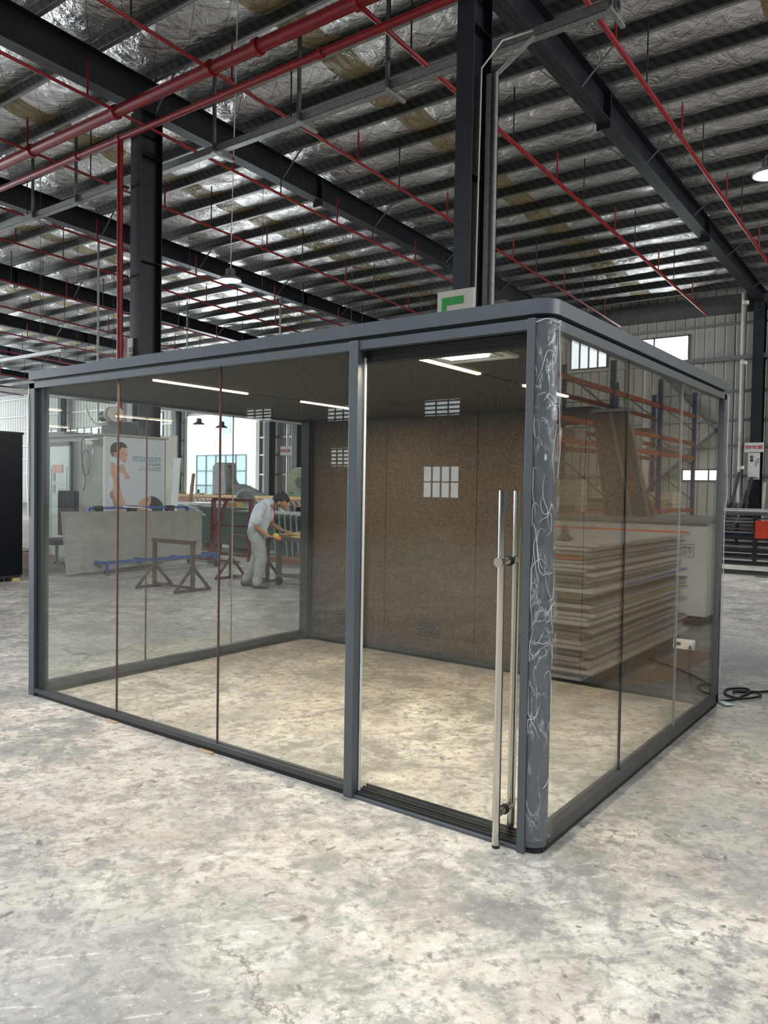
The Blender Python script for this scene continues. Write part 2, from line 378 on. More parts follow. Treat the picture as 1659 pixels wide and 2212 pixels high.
# window frames, panes and louvres
def window(n, h, y, louvre=False, nx=3, nz=1):
    x0, x1, z0, z1 = h; bb = MB()
    for x in [x0+(x1-x0)*i/nx for i in range(nx+1)]: bb.box((x-.03, y-.04, z0), (x+.03, y+.03, z1))
    for z in [z0+(z1-z0)*i/nz for i in range(nz+1)]: bb.box((x0-.03, y-.04, z-.03), (x1+.03, y+.03, z+.03))
    o = struct(bb.build('window_%d' % n, 'galv_dark'))
    if louvre:
        l = MB()
        k = max(3, int((z1-z0)/.16))
        for i in range(k):
            z = z0+(z1-z0)*(i+.5)/k; l.beam((x0, y+.03, z), (x1, y+.03, z), .10, .008, (0, .8, .6))
        l.build('louvre', 'galv', o)
    g = MB(); g.box((x0, y-.006, z0), (x1, y+.006, z1)); g.build('pane', 'glass', o)
    return o
for i, (h, lv, nx, nz) in enumerate(zip(HOLES, [0, 0, 0, 0, 1, 0, 0, 1, 0], [3, 2, 2, 4, 6, 2, 1, 9, 2], [1]*9)):
    if i: window(i, h, YF, lv, nx, nz)
for i, h in enumerate(RH): window(20+i, h, YB+.06, i != 3, 3 if i != 3 else 4, 1 if i != 3 else 2)
fr = MB()
for x in (-38.72, -32.2): fr.box((x-.15, YF-.12, 0), (x+.15, YF+.08, 6.1))
fr.box((-38.8, YF-.12, 5.96), (-32.1, YF+.08, 6.12)); struct(fr.build('door_1', 'white'), 'tall gateway in the far wall')

# girts, one object each
for i, z in enumerate((8.2, 6.82, 5.57, 4.44, 3.41, 2.26)):
    bb = MB(); segs = [(XL, XR)]
    for h in HOLES:
        if h[2]-.05 < z < h[3]+.05: segs = [t for a, c in segs for t in ((a, min(c, h[0]-.05)), (max(a, h[1]+.05), c)) if t[1]-t[0] > .2]
    for a, c in segs: bb.box((a, YF-.1, z-.05), (c, YF-.005, z+.05))
    tag(bb.build('wall_girt', 'galv'), 'horizontal steel girt on the far wall, %s from the top' % ordn(i), 'girt', 'girts on the far wall')

# roof: foil between the purlins, sagging
PY = [7.65+1.306*k for k in range(-27, 18)]; PY = [y for y in PY if YB+.1 < y < YF-.1]
def ceiling(name, x0, x1, y0, y1):
    nx = int((x1-x0)/.32); vs = []; fs = []
    ys = []
    for a, c in zip(PY[:-1], PY[1:]):
        if a < y0-.01 or c > y1+.8: continue
        for i in range(8): ys.append((a+(c-a)*i/8, i/8, a))
    ys.append((ys[-1][2]+1.306, 0, ys[-1][2]+1.02))
    for y, u, a in ys:
        for i in range(nx+1):
            x = x0+(x1-x0)*i/nx
            sag = (.17+.12*noise.noise(Vector((x*.35, a*3.1, 0))))*(math.sin(math.pi*u)**.8 if u > 0 else 0)
            wr = .03*noise.noise(Vector((x*1.3, y*2.2, 5)))*(1 if u else 0)
            vs.append((x, y, ZR(y)+.30-sag+wr))
    ny = len(ys)
    for j in range(ny-1):
        for i in range(nx): k = j*(nx+1)+i; fs.append((k, k+1, k+nx+2, k+nx+1))
    bb = MB(); bb.add(vs, fs); o = bb.build(name, 'foil', world=False)
    o.data.polygons.foreach_set('use_smooth', [True]*len(o.data.polygons))
    struct(o, 'silver foil insulation sagging between the roof purlins')
ceiling('ceiling', XL, XR, -2.9, 30)
ceiling('ceiling_rear', XL, XR, -30, -10.9)
bb = MB(); bb.box((XL, YB, ZR(YB)+.42), (XR, -10.4, ZR(YB)+.5)); bb.box((XL, -3, ZR(-3)+.36), (XR, YF, ZR(-3)+.42))
struct(bb.build('trim_1', 'galv_dark'), 'roof sheeting over the foil')

vis = [y for y in PY if y > 2.2]
for i, y in enumerate(reversed(PY)):
    z = ZR(y); bb = MB()
    bb.box((XL, y-.004, z), (XR, y+.004, z+.29)); bb.box((XL, y, z+.283), (XR, y+.085, z+.29)); bb.mi = 1; bb.box((XL, y-.085, z), (XR, y, z+.007)); bb.box((XL, y-.085, z), (XR, y-.078, z+.026))  # lower flange paler: light off the floor put into its colour
    tag(bb.build('roof_purlin', ['purlin', 'galv']), 'galvanised steel roof purlin, %s counting from the far wall' % ordn(i), 'purlin', 'purlins under the roof')

RX = [3.05, -4.93, -12.95, -20.8, -28.74, -36.6, -44.55, -52.5, -60.4]
rname = ['roof rafter over the right side, out of view beside the booth', 'navy steel rafter at upper right meeting the pillar with the letter sign', 'navy steel rafter resting on the pillar with the red pipe',
         'third navy rafter from the right, partly behind the pillar with the red pipe', 'fourth navy rafter from the right', 'fifth navy rafter from the right', 'sixth navy rafter from the right', 'seventh navy rafter from the right', 'navy rafter nearest the far left end of the hall']
for x, nm in zip(RX, rname):
    t = thing('roof_rafter', nm, 'rafter', (x, 0, 0), 'steel rafters')
    seg = [YB+.1, 5.3, YF-.1]
    web = MB(); fl = MB(); tf = MB()
    pts = [YB+.1+(YF-.2-YB)*i/12 for i in range(13)]
    for a, c in zip(pts[:-1], pts[1:]):
        web.prism([(a, ZB(a)), (c, ZB(c)), (c, ZR(c)), (a, ZR(a))], 0, x-.006, x+.006)
        fl.prism([(a, ZB(a)), (c, ZB(c)), (c, ZB(c)+.022), (a, ZB(a)+.022)], 0, x-.16, x+.16)
        tf.prism([(a, ZR(a)-.018), (c, ZR(c)-.018), (c, ZR(c)), (a, ZR(a))], 0, x-.16, x+.16)
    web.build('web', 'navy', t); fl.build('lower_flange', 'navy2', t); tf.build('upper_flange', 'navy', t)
    for yj in (13.1, 21.2):
        s_ = MB(); s_.box((x-.15, yj-.025, ZB(yj)-.13), (x+.15, yj+.02, ZR(yj))); s_.build('splice_plate', 'navy', t)
    for k, y in enumerate([v for v in vis][1::3]):
        for sgn in (1, -1):
            s_ = MB(); s_.beam((x+sgn*.14, y, ZB(y)+.04), (x+sgn*.8, y, ZR(y)+.03), .05, .015); s_.build('fly_brace', 'galv_dark', t)

# pillars
def hcol(x, y0, y1, wdt, ztop, label, nm='steel_column', group='steel pillars'):
    t = thing(nm, label, 'pillar', (x, (y0+y1)/2, 0), group)
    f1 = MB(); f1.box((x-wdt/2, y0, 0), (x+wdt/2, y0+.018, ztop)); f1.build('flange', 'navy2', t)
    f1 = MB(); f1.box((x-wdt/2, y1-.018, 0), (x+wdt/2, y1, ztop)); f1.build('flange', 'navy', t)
    f1 = MB(); f1.box((x-.006, y0+.018, 0), (x+.006, y1-.018, ztop)); f1.build('web', 'navy', t)
    for z in (3.0, 6.35, 8.6):
        f1 = MB(); f1.box((x-wdt/2+.005, y0+.018, z), (x+wdt/2-.005, y1-.018, z+.012)); f1.build('stiffener', 'navy', t)
    f1 = MB(); f1.box((x-wdt/2-.06, y0-.05, 0), (x+wdt/2+.06, y1+.05, .02)); f1.build('base_plate', 'navy', t)
    return t
c1 = hcol(-13.02, 7.32, 7.88, .35, ZB(7.6), 'dark navy steel pillar with a red pipe down its left edge', group=None)
c2 = hcol(-4.87, 7.32, 7.88, .295, ZB(7.6), 'dark navy steel pillar behind the booth carrying the green letter sign', group=None)
for x, nm in ((-4.95, 'navy steel pillar at the far wall at the right edge, red lettered sign on it'), (-12.95, 'navy wall pillar hidden behind the booth, second from the right'),
              (-20.8, 'navy wall pillar right of the bright gateway'), (-28.74, 'navy wall pillar halfway between the booth felt wall and the bright gateway'), (-30.9, 'navy wall post just right of the bright gateway'), (-44.55, 'navy wall pillar seen over the baby poster booth'), (-52.5, 'navy wall pillar seen at far left over the booth'),
              (-39.3, 'navy wall pillar left of the bright gateway'), (3.05, 'navy wall pillar right of the lettered signs')):
    hcol(x, YF-.65, YF-.15, .38, ZB(YF-.2), nm, group='pillars along the far wall')

# red mains and branch pipes
def pipe(name, label, pts, r, mat='red', cat='pipe', group=None, n=12, collars=()):
    t = thing(name, label, cat, pts[0], group); bb = MB(); bb.tube(pts, r, n); bb.build('pipe', mat, t, smooth=True)
    for c, d in collars:
        cc = MB(); cc.tube([Vector(c)-Vector(d)*.05, Vector(c)+Vector(d)*.05], r*1.28, n); cc.build('coupling', mat, t, smooth=True)
    return t
cl = [((x, 6.6, 9.12), (1, 0, 0)) for x in (-23.7, -15.9, -12.7, -9.8, -8.6, -6.4, -3.5)]
pipe('fire_main', 'thick red sprinkler main pipe crossing in front of the left pillar', [(XL+1, 6.6, 9.12), (8, 6.6, 9.12)], .115, collars=cl)
cl = [((x, 7.1, 8.92), (1, 0, 0)) for x in (-18.6, -14.9, -13.3, -7.6, -4.5)]
pm = pipe('fire_main', 'thinner red pipe running just below the thick sprinkler main', [(XL+1, 7.1, 8.92), (8, 7.1, 8.92)], .068, collars=cl)
t = thing('riser_pipe', 'red pipe running down the left edge of the pillar', 'pipe', (-13.29, 7.2, 0))
bb = MB(); bb.tube([(-13.29, 7.14, .05), (-13.29, 7.14, 5), (-13.29, 7.12, 8.90)], .065, 12); bb.build('pipe', 'red', t, smooth=True)
for z in (2.0, 4.2, 6.0, 7.9):
    bb = MB(); bb.box((-13.36, 7.18, z), (-13.21, 7.30, z+.05)); bb.build('clamp', 'black', t)
BR = [(-3.43, 'red sprinkler branch right of the upper right rafter', 28.5), (-6.42, 'red sprinkler branch just left of the upper right rafter', 27.6), (-9.8, 'red sprinkler branch passing behind the letter sign pillar from mid left', 27.8),
      (-12.6, 'red sprinkler branch running beside the rafter of the left pillar', 28.3), (-15.9, 'red sprinkler branch seen left and right of the left pillar', 28.3), (-19.9, 'red sprinkler branch right under the third rafter', 28.3),
      (-22.4, 'red sprinkler branch left of the third rafter', 28.3), (-26.8, 'red sprinkler branch right of the fourth rafter', 28.3), (-30.6, 'red sprinkler branch left of the fourth rafter', 28.3), (-35.5, 'red sprinkler branch nearest the fifth rafter', 28.3),
      (-40, 'red sprinkler branch far left, between the fifth and sixth rafters', 28.3), (-47.8, 'red sprinkler branch between the sixth and seventh rafters', 28.3), (-56, 'leftmost red sprinkler branch in the hall', 28.3)]
for bi, (x, nm, ye) in enumerate(BR):
    def zp(y): return ZR(y)-1.13
    t = thing('sprinkler_branch', nm, 'pipe', (x, 6.6, zp(6.6)), 'red sprinkler branches')
    y0 = .5
    bb = MB(); bb.tube([(x, y0, zp(y0)), (x, ye, zp(ye))], .034 if bi > 1 else .045, 8); bb.tube([(x, 6.6, zp(6.6)-.05), (x, 6.6, 9.12)], .04, 8); bb.build('pipe', 'red', t, smooth=True)
    y = 2.1+(bi % 3)*.6
    while y < ye-.3:
        bb = MB(); bb.tube([(x, y, zp(y)), (x, y, zp(y)+.66)], .022, 6); bb.tube([(x, y, zp(y)+.66), (x, y, zp(y)+.73)], .012, 6); bb.build('upright_sprinkler', 'red', t); y += 3.8
        if y < ye-1.6:
            bb = MB(); bb.tube([(x, y-2.2, zp(y-2.2)-.05), (x, y-2.2, zp(y-2.2)+1.15)], .016, 6); bb.build('hanger_rod', 'black', t)

# lighting trunking across the hall
t = thing('cable_tray', 'galvanised lighting trunking hung across the hall behind both pillars', 'trunking', (-10, 8.2, 8.5))
bb = MB(); x0, x1 = XL+2, -2.83; bb.box((x0, 8.12, 8.55), (x1, 8.28, 8.556)); bb.box((x0, 8.12, 8.55), (x1, 8.126, 8.70)); bb.box((x0, 8.274, 8.55), (x1, 8.28, 8.70)); bb.box((x0, 8.12, 8.694), (x1, 8.28, 8.70)); bb.build('channel', 'galv', t)
for x in (-2.9, -6.9, -9.0, -11.4, -16.5, -18.5, -22.4, -26.2, -30.3, -35):
    bb = MB(); bb.beam((x, 8.08, 8.5), (x, 8.08, ZR(8.1)+.05), .058, .058); bb.build('hanger', 'galv_dark', t)
    bb = MB(); bb.beam((x, 8.0, 8.51), (x, 8.6, 8.51), .065, .04); bb.build('bracket', 'galv', t)
t = thing('cable_channel', 'galvanised channel and cream conduit fixed up the letter sign pillar', 'conduit', (-4.6, 7.6, 2.5))
bb = MB(); bb.box((-4.70, 7.68, 2.4), (-4.62, 7.78, 7.95)); bb.box((-4.62, 7.76, 2.4), (-4.53, 7.78, 7.95)); bb.box((-4.555, 7.68, 2.4), (-4.53, 7.78, 7.95)); bb.build('channel', 'galv', t)
bb = MB(); bb.beam((-4.6, 7.73, 7.9), (-4.15, 8.15, 8.55), .11, .05); bb.build('bracket', 'galv', t)
bb = MB(); bb.tube([(-4.77, 7.56, 2.4), (-4.75, 7.56, 5.3), (-4.72, 7.56, 8.0), (-4.5, 7.8, 8.46), (-4.15, 8.13, 8.65)], .015, 8); bb.build('conduit', 'offwhite', t)

# high-bay lamps
lamp_lit = emit((.95, .98, 1), 9, 'lamp_disc')
def high_bay(loc, label, lit=True, group='high-bay lamps'):
    x, y, z = loc; t = thing('high_bay_lamp', label, 'ceiling lamp', loc, group)
    bb = MB(); bb.lathe(loc, [(.02, .38), (.11, .37), (.14, .33), (.14, .17), (.2, .13), (.31, .08), (.34, .03), (.34, 0), (.32, 0), (.31, .02)], 28); bb.build('reflector', 'galv' if lit else 'black', t, smooth=True)
    bb = MB()
    for k in range(20):
        a = k*math.pi/10; bb.beam((x+.14*math.cos(a), y+.14*math.sin(a), z+.17), (x+.14*math.cos(a), y+.14*math.sin(a), z+.33), .012, .03)
    bb.build('heat_sink', 'galv_dark', t)
    bb = MB(); bb.lathe(loc, [(.001, .012), (.31, .012)], 28); bb.build('diffuser', lamp_lit if lit else 'darkgrey', t)
    if lit and y > -5: area('lamp_light', (x, y, z-.02), (0, 0, -1), .5, .5, 330, (.97, .99, 1), 130)
    bb = MB(); bb.tube([(x, y, z+.37), (x, y, ZR(y)+.1)], .008, 6); bb.build('suspension_cable', 'black', t); return t
high_bay((-17.0, 13.64, 7.9), 'lit round high-bay lamp hanging right of the left pillar')
high_bay((-1.82, 13.9, 7.82), 'lit round high-bay lamp at the right edge of the photo')
for x, y, nm in ((-32.6, 13.64, 'lit high-bay lamp hanging over the left of the hall'), (-17, -20, 'lit high-bay lamp behind the viewpoint'), (-32.6, -20, 'lit high-bay lamp behind the viewpoint at the left')):
    high_bay((x, y, 7.9), nm)
high_bay((4.2, 24.5, 7.9), 'added high-bay lamp, out of view, brightening the far wall at the right')  # unseen lamp added to brighten the far wall
high_bay((-33.6, 26.4, 5.0), 'small dark pendant lamp in front of the bright gateway, left of two', False); high_bay((-31.7, 26.4, 4.75), 'small dark pendant lamp in front of the bright gateway, right of two', False)
high_bay((-17.1, -22.5, 4.95), 'dark pendant lamp before the rear wall window', False)
t = thing('hoist_cable', 'thin pale cable slanting down from the roof to the lit lamp by the left pillar', 'cable', (-17, 13.64, 8.2))
bb = MB(); bb.tube([(-17.0, 13.64, 8.22), (-9.0, 6.5, 10.1)], .012, 6); bb.build('wire', 'offwhite', t)
# ================================================================ the glass booth
L, D, H = 4.05, 3.0, 2.35
B = thing('glass_booth', 'large glass meeting booth with slate grey frame and brown felt back wall', 'booth', (-2.0, 1.5, 0))
def P(name, bb, mat, smooth=False, bevel=0, parent=B): return bb.build(name, mat, parent, smooth, bevel)
def rsq(x0, y0, x1, y1, r, corner_only=True, n=10):
    """rectangle with the (x1, y0) corner rounded"""
    pts = [(x0, y1), (x0, y0)]
    for i in range(n+1):
        a = -math.pi/2+math.pi/2*i/n; pts.append((x1-r+r*math.cos(a), y0+r+r*math.sin(a)))
    return pts+[(x1, y1)]
bb = MB(); bb.prism(rsq(-L, -.006, .006, D, .085), 2, 2.287, H); P('roof_canopy', bb, 'frame', True)
bb = MB(); bb.prism(rsq(-L+.03, .02, -.02, D-.02, .07), 2, 2.262, 2.288); P('shadow_gap', bb, 'frame_dark')
# top frame
bb = MB(); bb.box((-L, 0, 2.225), (-1.0, .05, 2.268)); P('top_rail', bb, 'frame')
bb = MB(); bb.box((-1.0, 0, 2.225), (-.07, .05, 2.268)); P('top_rail', bb, 'frame')
bb = MB(); bb.box((-.05, .07, 2.225), (0, D, 2.268)); P('top_rail', bb, 'frame')
bb = MB(); bb.box((-L+.002, .05, 2.2), (-L+.05, D, 2.266)); P('top_rail', bb, 'frame')
bb = MB(); bb.box((-1.005, .05, 2.165), (-.1, .11, 2.228)); P('door_header', bb, 'frame_dark')
# plinth and bottom rails
bb = MB(); bb.prism(rsq(-L+.01, .012, -.008, .08, .06), 2, 0, .03); bb.box((-.09, .05, 0), (-.008, D-.005, .03)); bb.box((-L+.01, .05, 0), (-L+.07, D, .03)); bb.box((-L+.05, D-.08, 0), (-.05, D-.01, .03))
P('plinth', bb, 'rubber')
bb = MB(); bb.box((-L+.066, .001, .028), (-1.05, .06, .056)); P('bottom_rail', bb, 'rail')
bb = MB(); bb.box((-.06, .07, .03), (0, D, .085)); P('bottom_rail', bb, 'rail')
bb = MB(); bb.box((-L+.002, .05, .03), (-L+.06, D, .085)); P('bottom_rail', bb, 'rail')
# sliding door threshold with its grooves
bb = MB(); bb.prism([(0, 0), (0, .014), (.026, .02), (.026, 0)], 0, -1.008, -.1); P('door_sill', bb, 'frame')
bb = MB(); bb.box((-1.008, .026, 0), (-.1, .112, .012)); bb.box((-1.008, .026, 0), (-.1, .03, .034)); bb.box((-1.008, .052, 0), (-.1, .058, .036)); bb.box((-1.008, .078, 0), (-.1, .084, .04)); bb.box((-1.008, .106, 0), (-.1, .112, .044))
P('threshold_track', bb, 'frame_dark')
# posts
bb = MB(); bb.box((-L, 0, 0.0), (-L+.068, .05, 2.262)); P('corner_post', bb, 'frame')
bb = MB(); bb.box((-L+.068, .02, .05), (-L+.16, .06, 2.225)); bb.box((-L+.004, .05, .05), (-L+.10, .09, 2.225)); P('inner_post', bb, 'frame_dark')
bb = MB(); bb.box((-1.062, -.012, 0), (-1.008, .06, 2.268)); P('mullion', bb, 'frame', bevel=.002)
bb = MB(); bb.box((-.102, -.014, 0), (-.066, .11, 2.268)); P('door_jamb', bb, 'frame', bevel=.0015)
bb = MB(); bb.prism(rsq(-.066, 0, 0, .075, .062, n=14), 2, .03, 2.266); P('round_corner_post', bb, 'frame', True)
bb = MB(); bb.box((-.05, D-.055, .03), (0, D, 2.262)); P('corner_post', bb, 'frame')
bb = MB(); bb.box((-L+.05, D-.16, .03), (-L+.15, D-.07, 2.22)); P('corner_post', bb, 'frame_dark')
# packing film round the corner post
bb = MB(); vs = []; fs = []; n = 26; rows = 150
for j in range(rows+1):
    z = .06+(2.262-.06)*j/rows
    for i in range(n+1):
        a = i/n
        if a < .2: x, y, nx_, ny_ = -.066+.004*a/.2, 0, 0, -1
        ang = -math.pi/2+math.pi/2*min(1, max(0, (a-.12)/.7)); 
        x = -.062+.062*math.cos(ang); y = .062+.062*math.sin(ang); nx_, ny_ = math.cos(ang), math.sin(ang)
        if a > .82: x, y, nx_, ny_ = 0, .062+.05*(a-.82)/.18, 1, 0
        d = .004+.012*abs(noise.noise(Vector((a*3.5, z*6, 1.7))))+.005*noise.noise(Vector((a*9, z*16, 4)))
        if z > 2.22: d += .006
        vs.append((x+nx_*d, y+ny_*d, z))
for j in range(rows):
    for i in range(n): k = j*(n+1)+i; fs.append((k, k+1, k+n+2, k+n+1))
bb.add(vs, fs); fo = P('packing_film', bb, 'film', True); fo['label'] = 'crinkled clear packing film wrapped round the post'
bb = MB()
random.seed(3)
for k in range(30):
    z = random.uniform(.2, 2.2) if k < 20 else random.uniform(1.0, 1.5); a0 = random.uniform(.0, .9); ln_ = random.randint(9, 26); pts = []; hd = random.uniform(-1.2, 1.2)+(math.pi if random.random() < .5 else 0)
    for i in range(ln_):
        hd += 1.5*noise.noise(Vector((k*3.7, i*.22, 1.1)))*.55
        a0 = min(1.0, max(0.0, a0+.055*math.cos(hd))); z = z+.017*math.sin(hd)
        ang = -math.pi/2+math.pi/2*a0; rr = .062+.010+.004*noise.noise(Vector((a0*8, z*20, k)))
        pts.append((-.062+rr*math.cos(ang), .062+rr*math.sin(ang), z))
    c1_ = MB(); c1_.tube(pts, .001, 5, rs=[.0003+.0012*math.sin(math.pi*(i+.5)/ln_) for i in range(ln_)]); P('film_crease', c1_, M((.45, .48, .51), .3, 0, .05, name='film_edge'), True)
bb = MB()
bb.tube([(-.062+.073*math.cos(a), .062+.073*math.sin(a), 2.256+.006*math.sin(a*5)) for a in [-1.6+i*.12 for i in range(15)]], .0018, 5); P('film_crease', bb, M((.45, .48, .51), .3, 0, .05, name='film_edge'), True)
bb = MB(); bb.tube([(.008, .066, 2.23), (.016, .07, 2.0), (.012, .075, 1.9), (.02, .072, 1.72), (.012, .07, 1.6)], .0016, 5)
P('film_crease', bb, M((.45, .48, .51), .3, 0, .05, name='film_edge'), True)
# right end leftover film
bb = MB(); bb.tube([(.006, D-.002, 2.26), (.012, D+.006, 2.25), (.01, D+.004, 1.8), (.018, D+.012, 1.55), (.006, D, 1.36), (.01, D+.004, .9), (.006, D, .2)], .004, 6); P('film_strip', bb, M((.6, .6, .6), .3, 0, .2, name='torn_film'))
bb = MB(); bb.tube([(-L-.004, .004, 2.24), (-L-.012, -.004, 2.1), (-L-.006, -.002, 1.9), (-L-.012, -.005, 1.6), (-L-.003, 0, 1.3)], .005, 6); P('film_strip', bb, M((.5, .5, .5), .3, 0, .2, name='torn_film'))
# panes: butt-jointed glass
def pane(x0, y0, x1, y1, z0=.056, z1=2.24):
    bb = MB(); bb.box((x0, y0, z0), (x1, y1, z1)); return P('glass_pane', bb, 'glass')
for a, c in ((-L+.068, -3.018), (-3.012, -2.043), (-2.037, -1.062)): pane(a, .022, c, .032)
for a, c in ((.076, 1.0), (1.006, 1.972), (1.978, D-.05)): pane(-.03, a, -.02, c, .08, 2.232)
for a, c in ((.09, .985), (.992, 1.93), (1.937, D-.15)): pane(-L+.03, a, -L+.04, c, .08, 2.21)
seam = M((.10, .045, .04), .4, 0, .1, name='joint_bead'); seamg = M((.3, .32, .32), .3, 0, .1, name='clear_joint_bead')
bb = MB(); bb.box((-3.018, .0205, .056), (-3.012, .0335, 2.24)); P('joint_strip', bb, seam)
bb = MB(); bb.box((-2.043, .0205, .056), (-2.037, .0335, 2.24)); P('joint_strip', bb, seam)
bb = MB(); bb.box((-.0315, 1.0, .08), (-.0185, 1.006, 2.232)); P('joint_strip', bb, 'rubber')
bb = MB(); bb.box((-.0315, 1.972, .08), (-.0185, 1.978, 2.232)); P('joint_strip', bb, seamg)
bb = MB(); bb.box((-L+.0285, .985, .08), (-L+.0415, .992, 2.21)); P('joint_strip', bb, seam)
bb = MB(); bb.box((-L+.0285, 1.93, .08), (-L+.0415, 1.937, 2.21)); P('joint_strip', bb, seamg)
# glass door
bb = MB(); bb.box((-.998, .037, .03), (-.105, .047, 2.19)); door = P('sliding_door', bb, 'glass')
bb = MB(); bb.box((-1.004, .036, .03), (-.9985, .048, 2.19)); bb.build('edge_seal', 'white', door)
HX = -.191
for y in (-.03, .108):
    bb = MB(); bb.tube([(HX, y, .014 if y < 0 else .05), (HX, y, 1.545)], .0172, 24); h_ = bb.build('pull_handle', 'steel', door, True)
    h_['label'] = 'tall brushed steel bar handle'
for z in (1.24, .145):
    bb = MB(); bb.tube([(HX, -.03, z), (HX, .108, z)], .0165, 18); bb.build('handle_standoff', 'steel', door, True)
    bb = MB(); bb.tube([(HX, .033, z), (HX, .0368, z)], .0215, 18); bb.build('rubber_washer', 'rubber', door, True)
    bb = MB(); bb.tube([(HX, .0472, z), (HX, .051, z)], .0215, 18); bb.build('rubber_washer', 'rubber', door, True)
bb = MB(); bb.tube([(HX, -.062, 1.24), (HX, -.04, 1.24)], .021, 20); bb.build('lock_cap', 'steel', door, True)
bb = MB(); bb.tube([(HX, -.03, .003), (HX, -.03, .014)], .0172, 20); bb.build('handle_foot', 'rubber', door, True)
# back wall of felt panels
for i, (a, c) in enumerate(((-L+.15, -2.99), (-2.984, -2.01), (-2.004, -1.03), (-1.024, -.05))):
    bb = MB(); bb.box((a, D-.075, .07), (c, D-.012, 2.235)); P('felt_wall_panel', bb, 'felt')
bb = MB(); bb.box((-L+.05, D-.012, .03), (-.05, D, 2.25)); P('wall_backing', bb, 'frame')
bb = MB(); bb.box((-L+.12, D-.095, .03), (-.05, D-.075, .072)); P('baseboard', bb, 'rail')
bb = MB(); bb.box((-L+.12, D-.09, 2.2), (-.05, D-.07, 2.235)); P('cornice', bb, 'rail')
for xa in (-3.6, -2.62, -1.64):
    bb = MB()
    for r in range(5):
        z = .205+.028*r
        for k in range(5):
            x = xa+.012+k*.052+(.02 if r % 2 else 0); bb.box((x, D-.0765, z), (x+.036, D-.0745, z+.011))
    P('ventilation_slots', bb, 'rubber')
# ceiling panels with LED strips let into their joints
ys = [.05, D-.09]; xs = [-L+.05, -2.80, -.88, -.04]
gap = .02
for a, c in zip(xs[:-1], xs[1:]):
    for y0, y1 in ((.05, 1.48), (1.486, D-.09)):
        bb = MB(); bb.box((a+(gap/2 if a > -4 else 0), y0, 2.222), (c-(gap/2 if c < -.1 else 0), y1, 2.25)); P('ceiling_panel', bb, 'ceil')
bb = MB(); bb.box((-L+.05, .05, 2.25), (-.04, D-.05, 2.262)); P('ceiling_backing', bb, 'rail')
led = emit((1, .78, .50), 7, 'warm_led')
for x in (-2.80, -.88):
    for y0, y1 in ((.14, .95), (1.53, 2.2)):
        bb = MB(); bb.box((x-.013, y0, 2.212), (x+.013, y1, 2.224)); P('led_strip', bb, led)
        a_ = area('led_light', (x, (y0+y1)/2, 2.205), (0, 0, -1), .03, y1-y0, 22.0, (1, .80, .55))
# ceiling fan unit with its lit panel
bb = MB()
bb.box((-.80, 0.110, 2.205), (-.40, 0.150, 2.222)); bb.box((-.80, 0.470, 2.205), (-.40, 0.510, 2.222)); bb.box((-.80, 0.150, 2.205), (-.76, 0.470, 2.222)); bb.box((-.44, 0.150, 2.205), (-.40, 0.470, 2.222))
bb.box((-.735, 0.180, 2.208), (-.465, 0.440, 2.222)); fan = P('fan_unit', bb, 'offwhite', bevel=.003)
bb = MB(); bb.box((-.76, 0.150, 2.214), (-.735, 0.470, 2.221)); bb.box((-.465, 0.150, 2.214), (-.44, 0.470, 2.221)); bb.box((-.735, 0.150, 2.214), (-.465, 0.180, 2.221)); bb.box((-.735, 0.440, 2.214), (-.465, 0.470, 2.221)); bb.build('air_slot', 'rubber', fan)
bb = MB(); bb.box((-.71, 0.270, 2.196), (-.49, 0.370, 2.208)); bb.build('light_panel', emit((.93, 1, .97), 10, 'cool_panel'), fan, bevel=.01)
area('fan_light', (-.6, .32, 2.185), (0, 0, -1), .2, .1, 6.0, (.92, 1, .97))
# socket on the back wall, and its cord
t = thing('wall_socket', 'white power socket plate low on the back wall at the right end', 'socket', (-.225, D-.08, .395))
bb = MB(); bb.box((-.305, D-.086, .395), (-.15, D-.0755, .47)); bb.build('plate', 'white', t, bevel=.003)
bb = MB(); bb.box((-.205, D-.10, .415), (-.16, D-.086, .455)); bb.build('plug', 'paper', t)
bb = MB(); bb.box((-.285, D-.0875, .42), (-.25, D-.0855, .445)); bb.build('outlet', 'darkgrey', t)
t = thing('power_cord', 'black cord looping on the floor past the right rear corner of the booth', 'cord', (0, 3.2, 0))
c_ = [(-.18, D-.10, .43), (-.175, D-.13, .30), (-.15, D-.14, .12), (-.11, D-.14, .03), (-.07, D-.13, .012), (-.03, 3.06, .012), (.06, 3.2, .012), (.11, 3.5, .012), (.06, 3.62, .012), (-.05, 3.5, .012), (-.02, 3.33, .012), (.10, 3.26, .014), (.2, 3.4, .02), (.16, 3.55, .014), (.03, 3.5, .012), (.02, 3.42, .02), (.14, 3.55, .012), (.5, 3.95, .012), (1.4, 4.6, .012), (3, 5.4, .012)]
def smooth_path(pts, k=6):
    pts = [Vector(p) for p in pts]; out = []
    for i in range(len(pts)-1):
        a, b_, c, d = pts[max(i-1, 0)], pts[i], pts[i+1], pts[min(i+2, len(pts)-1)]
        for j in range(k):
            u = j/k; out.append(.5*((2*b_)+(c-a)*u+(2*a-5*b_+4*c-d)*u*u+(3*b_-a-3*c+d)*u**3))
    return out+[pts[-1]]
bb = MB(); bb.tube(smooth_path(c_), .0085, 8); bb.build('cord', 'rubber', t, True)
tag(MB().add([(.02, 3.02, .004), (.11, 3.07, .006), (.06, 2.99, .012), (-.01, 3.03, .03), (.03, 3.08, .02)], [(0, 2, 1), (0, 1, 4), (0, 4, 3), (0, 3, 2)]).build('plastic_scrap', M((.5, .6, .66), .4, 0, .1, name='pale_plastic')), 'scrap of pale plastic on the floor at the right corner of the booth', 'scrap')

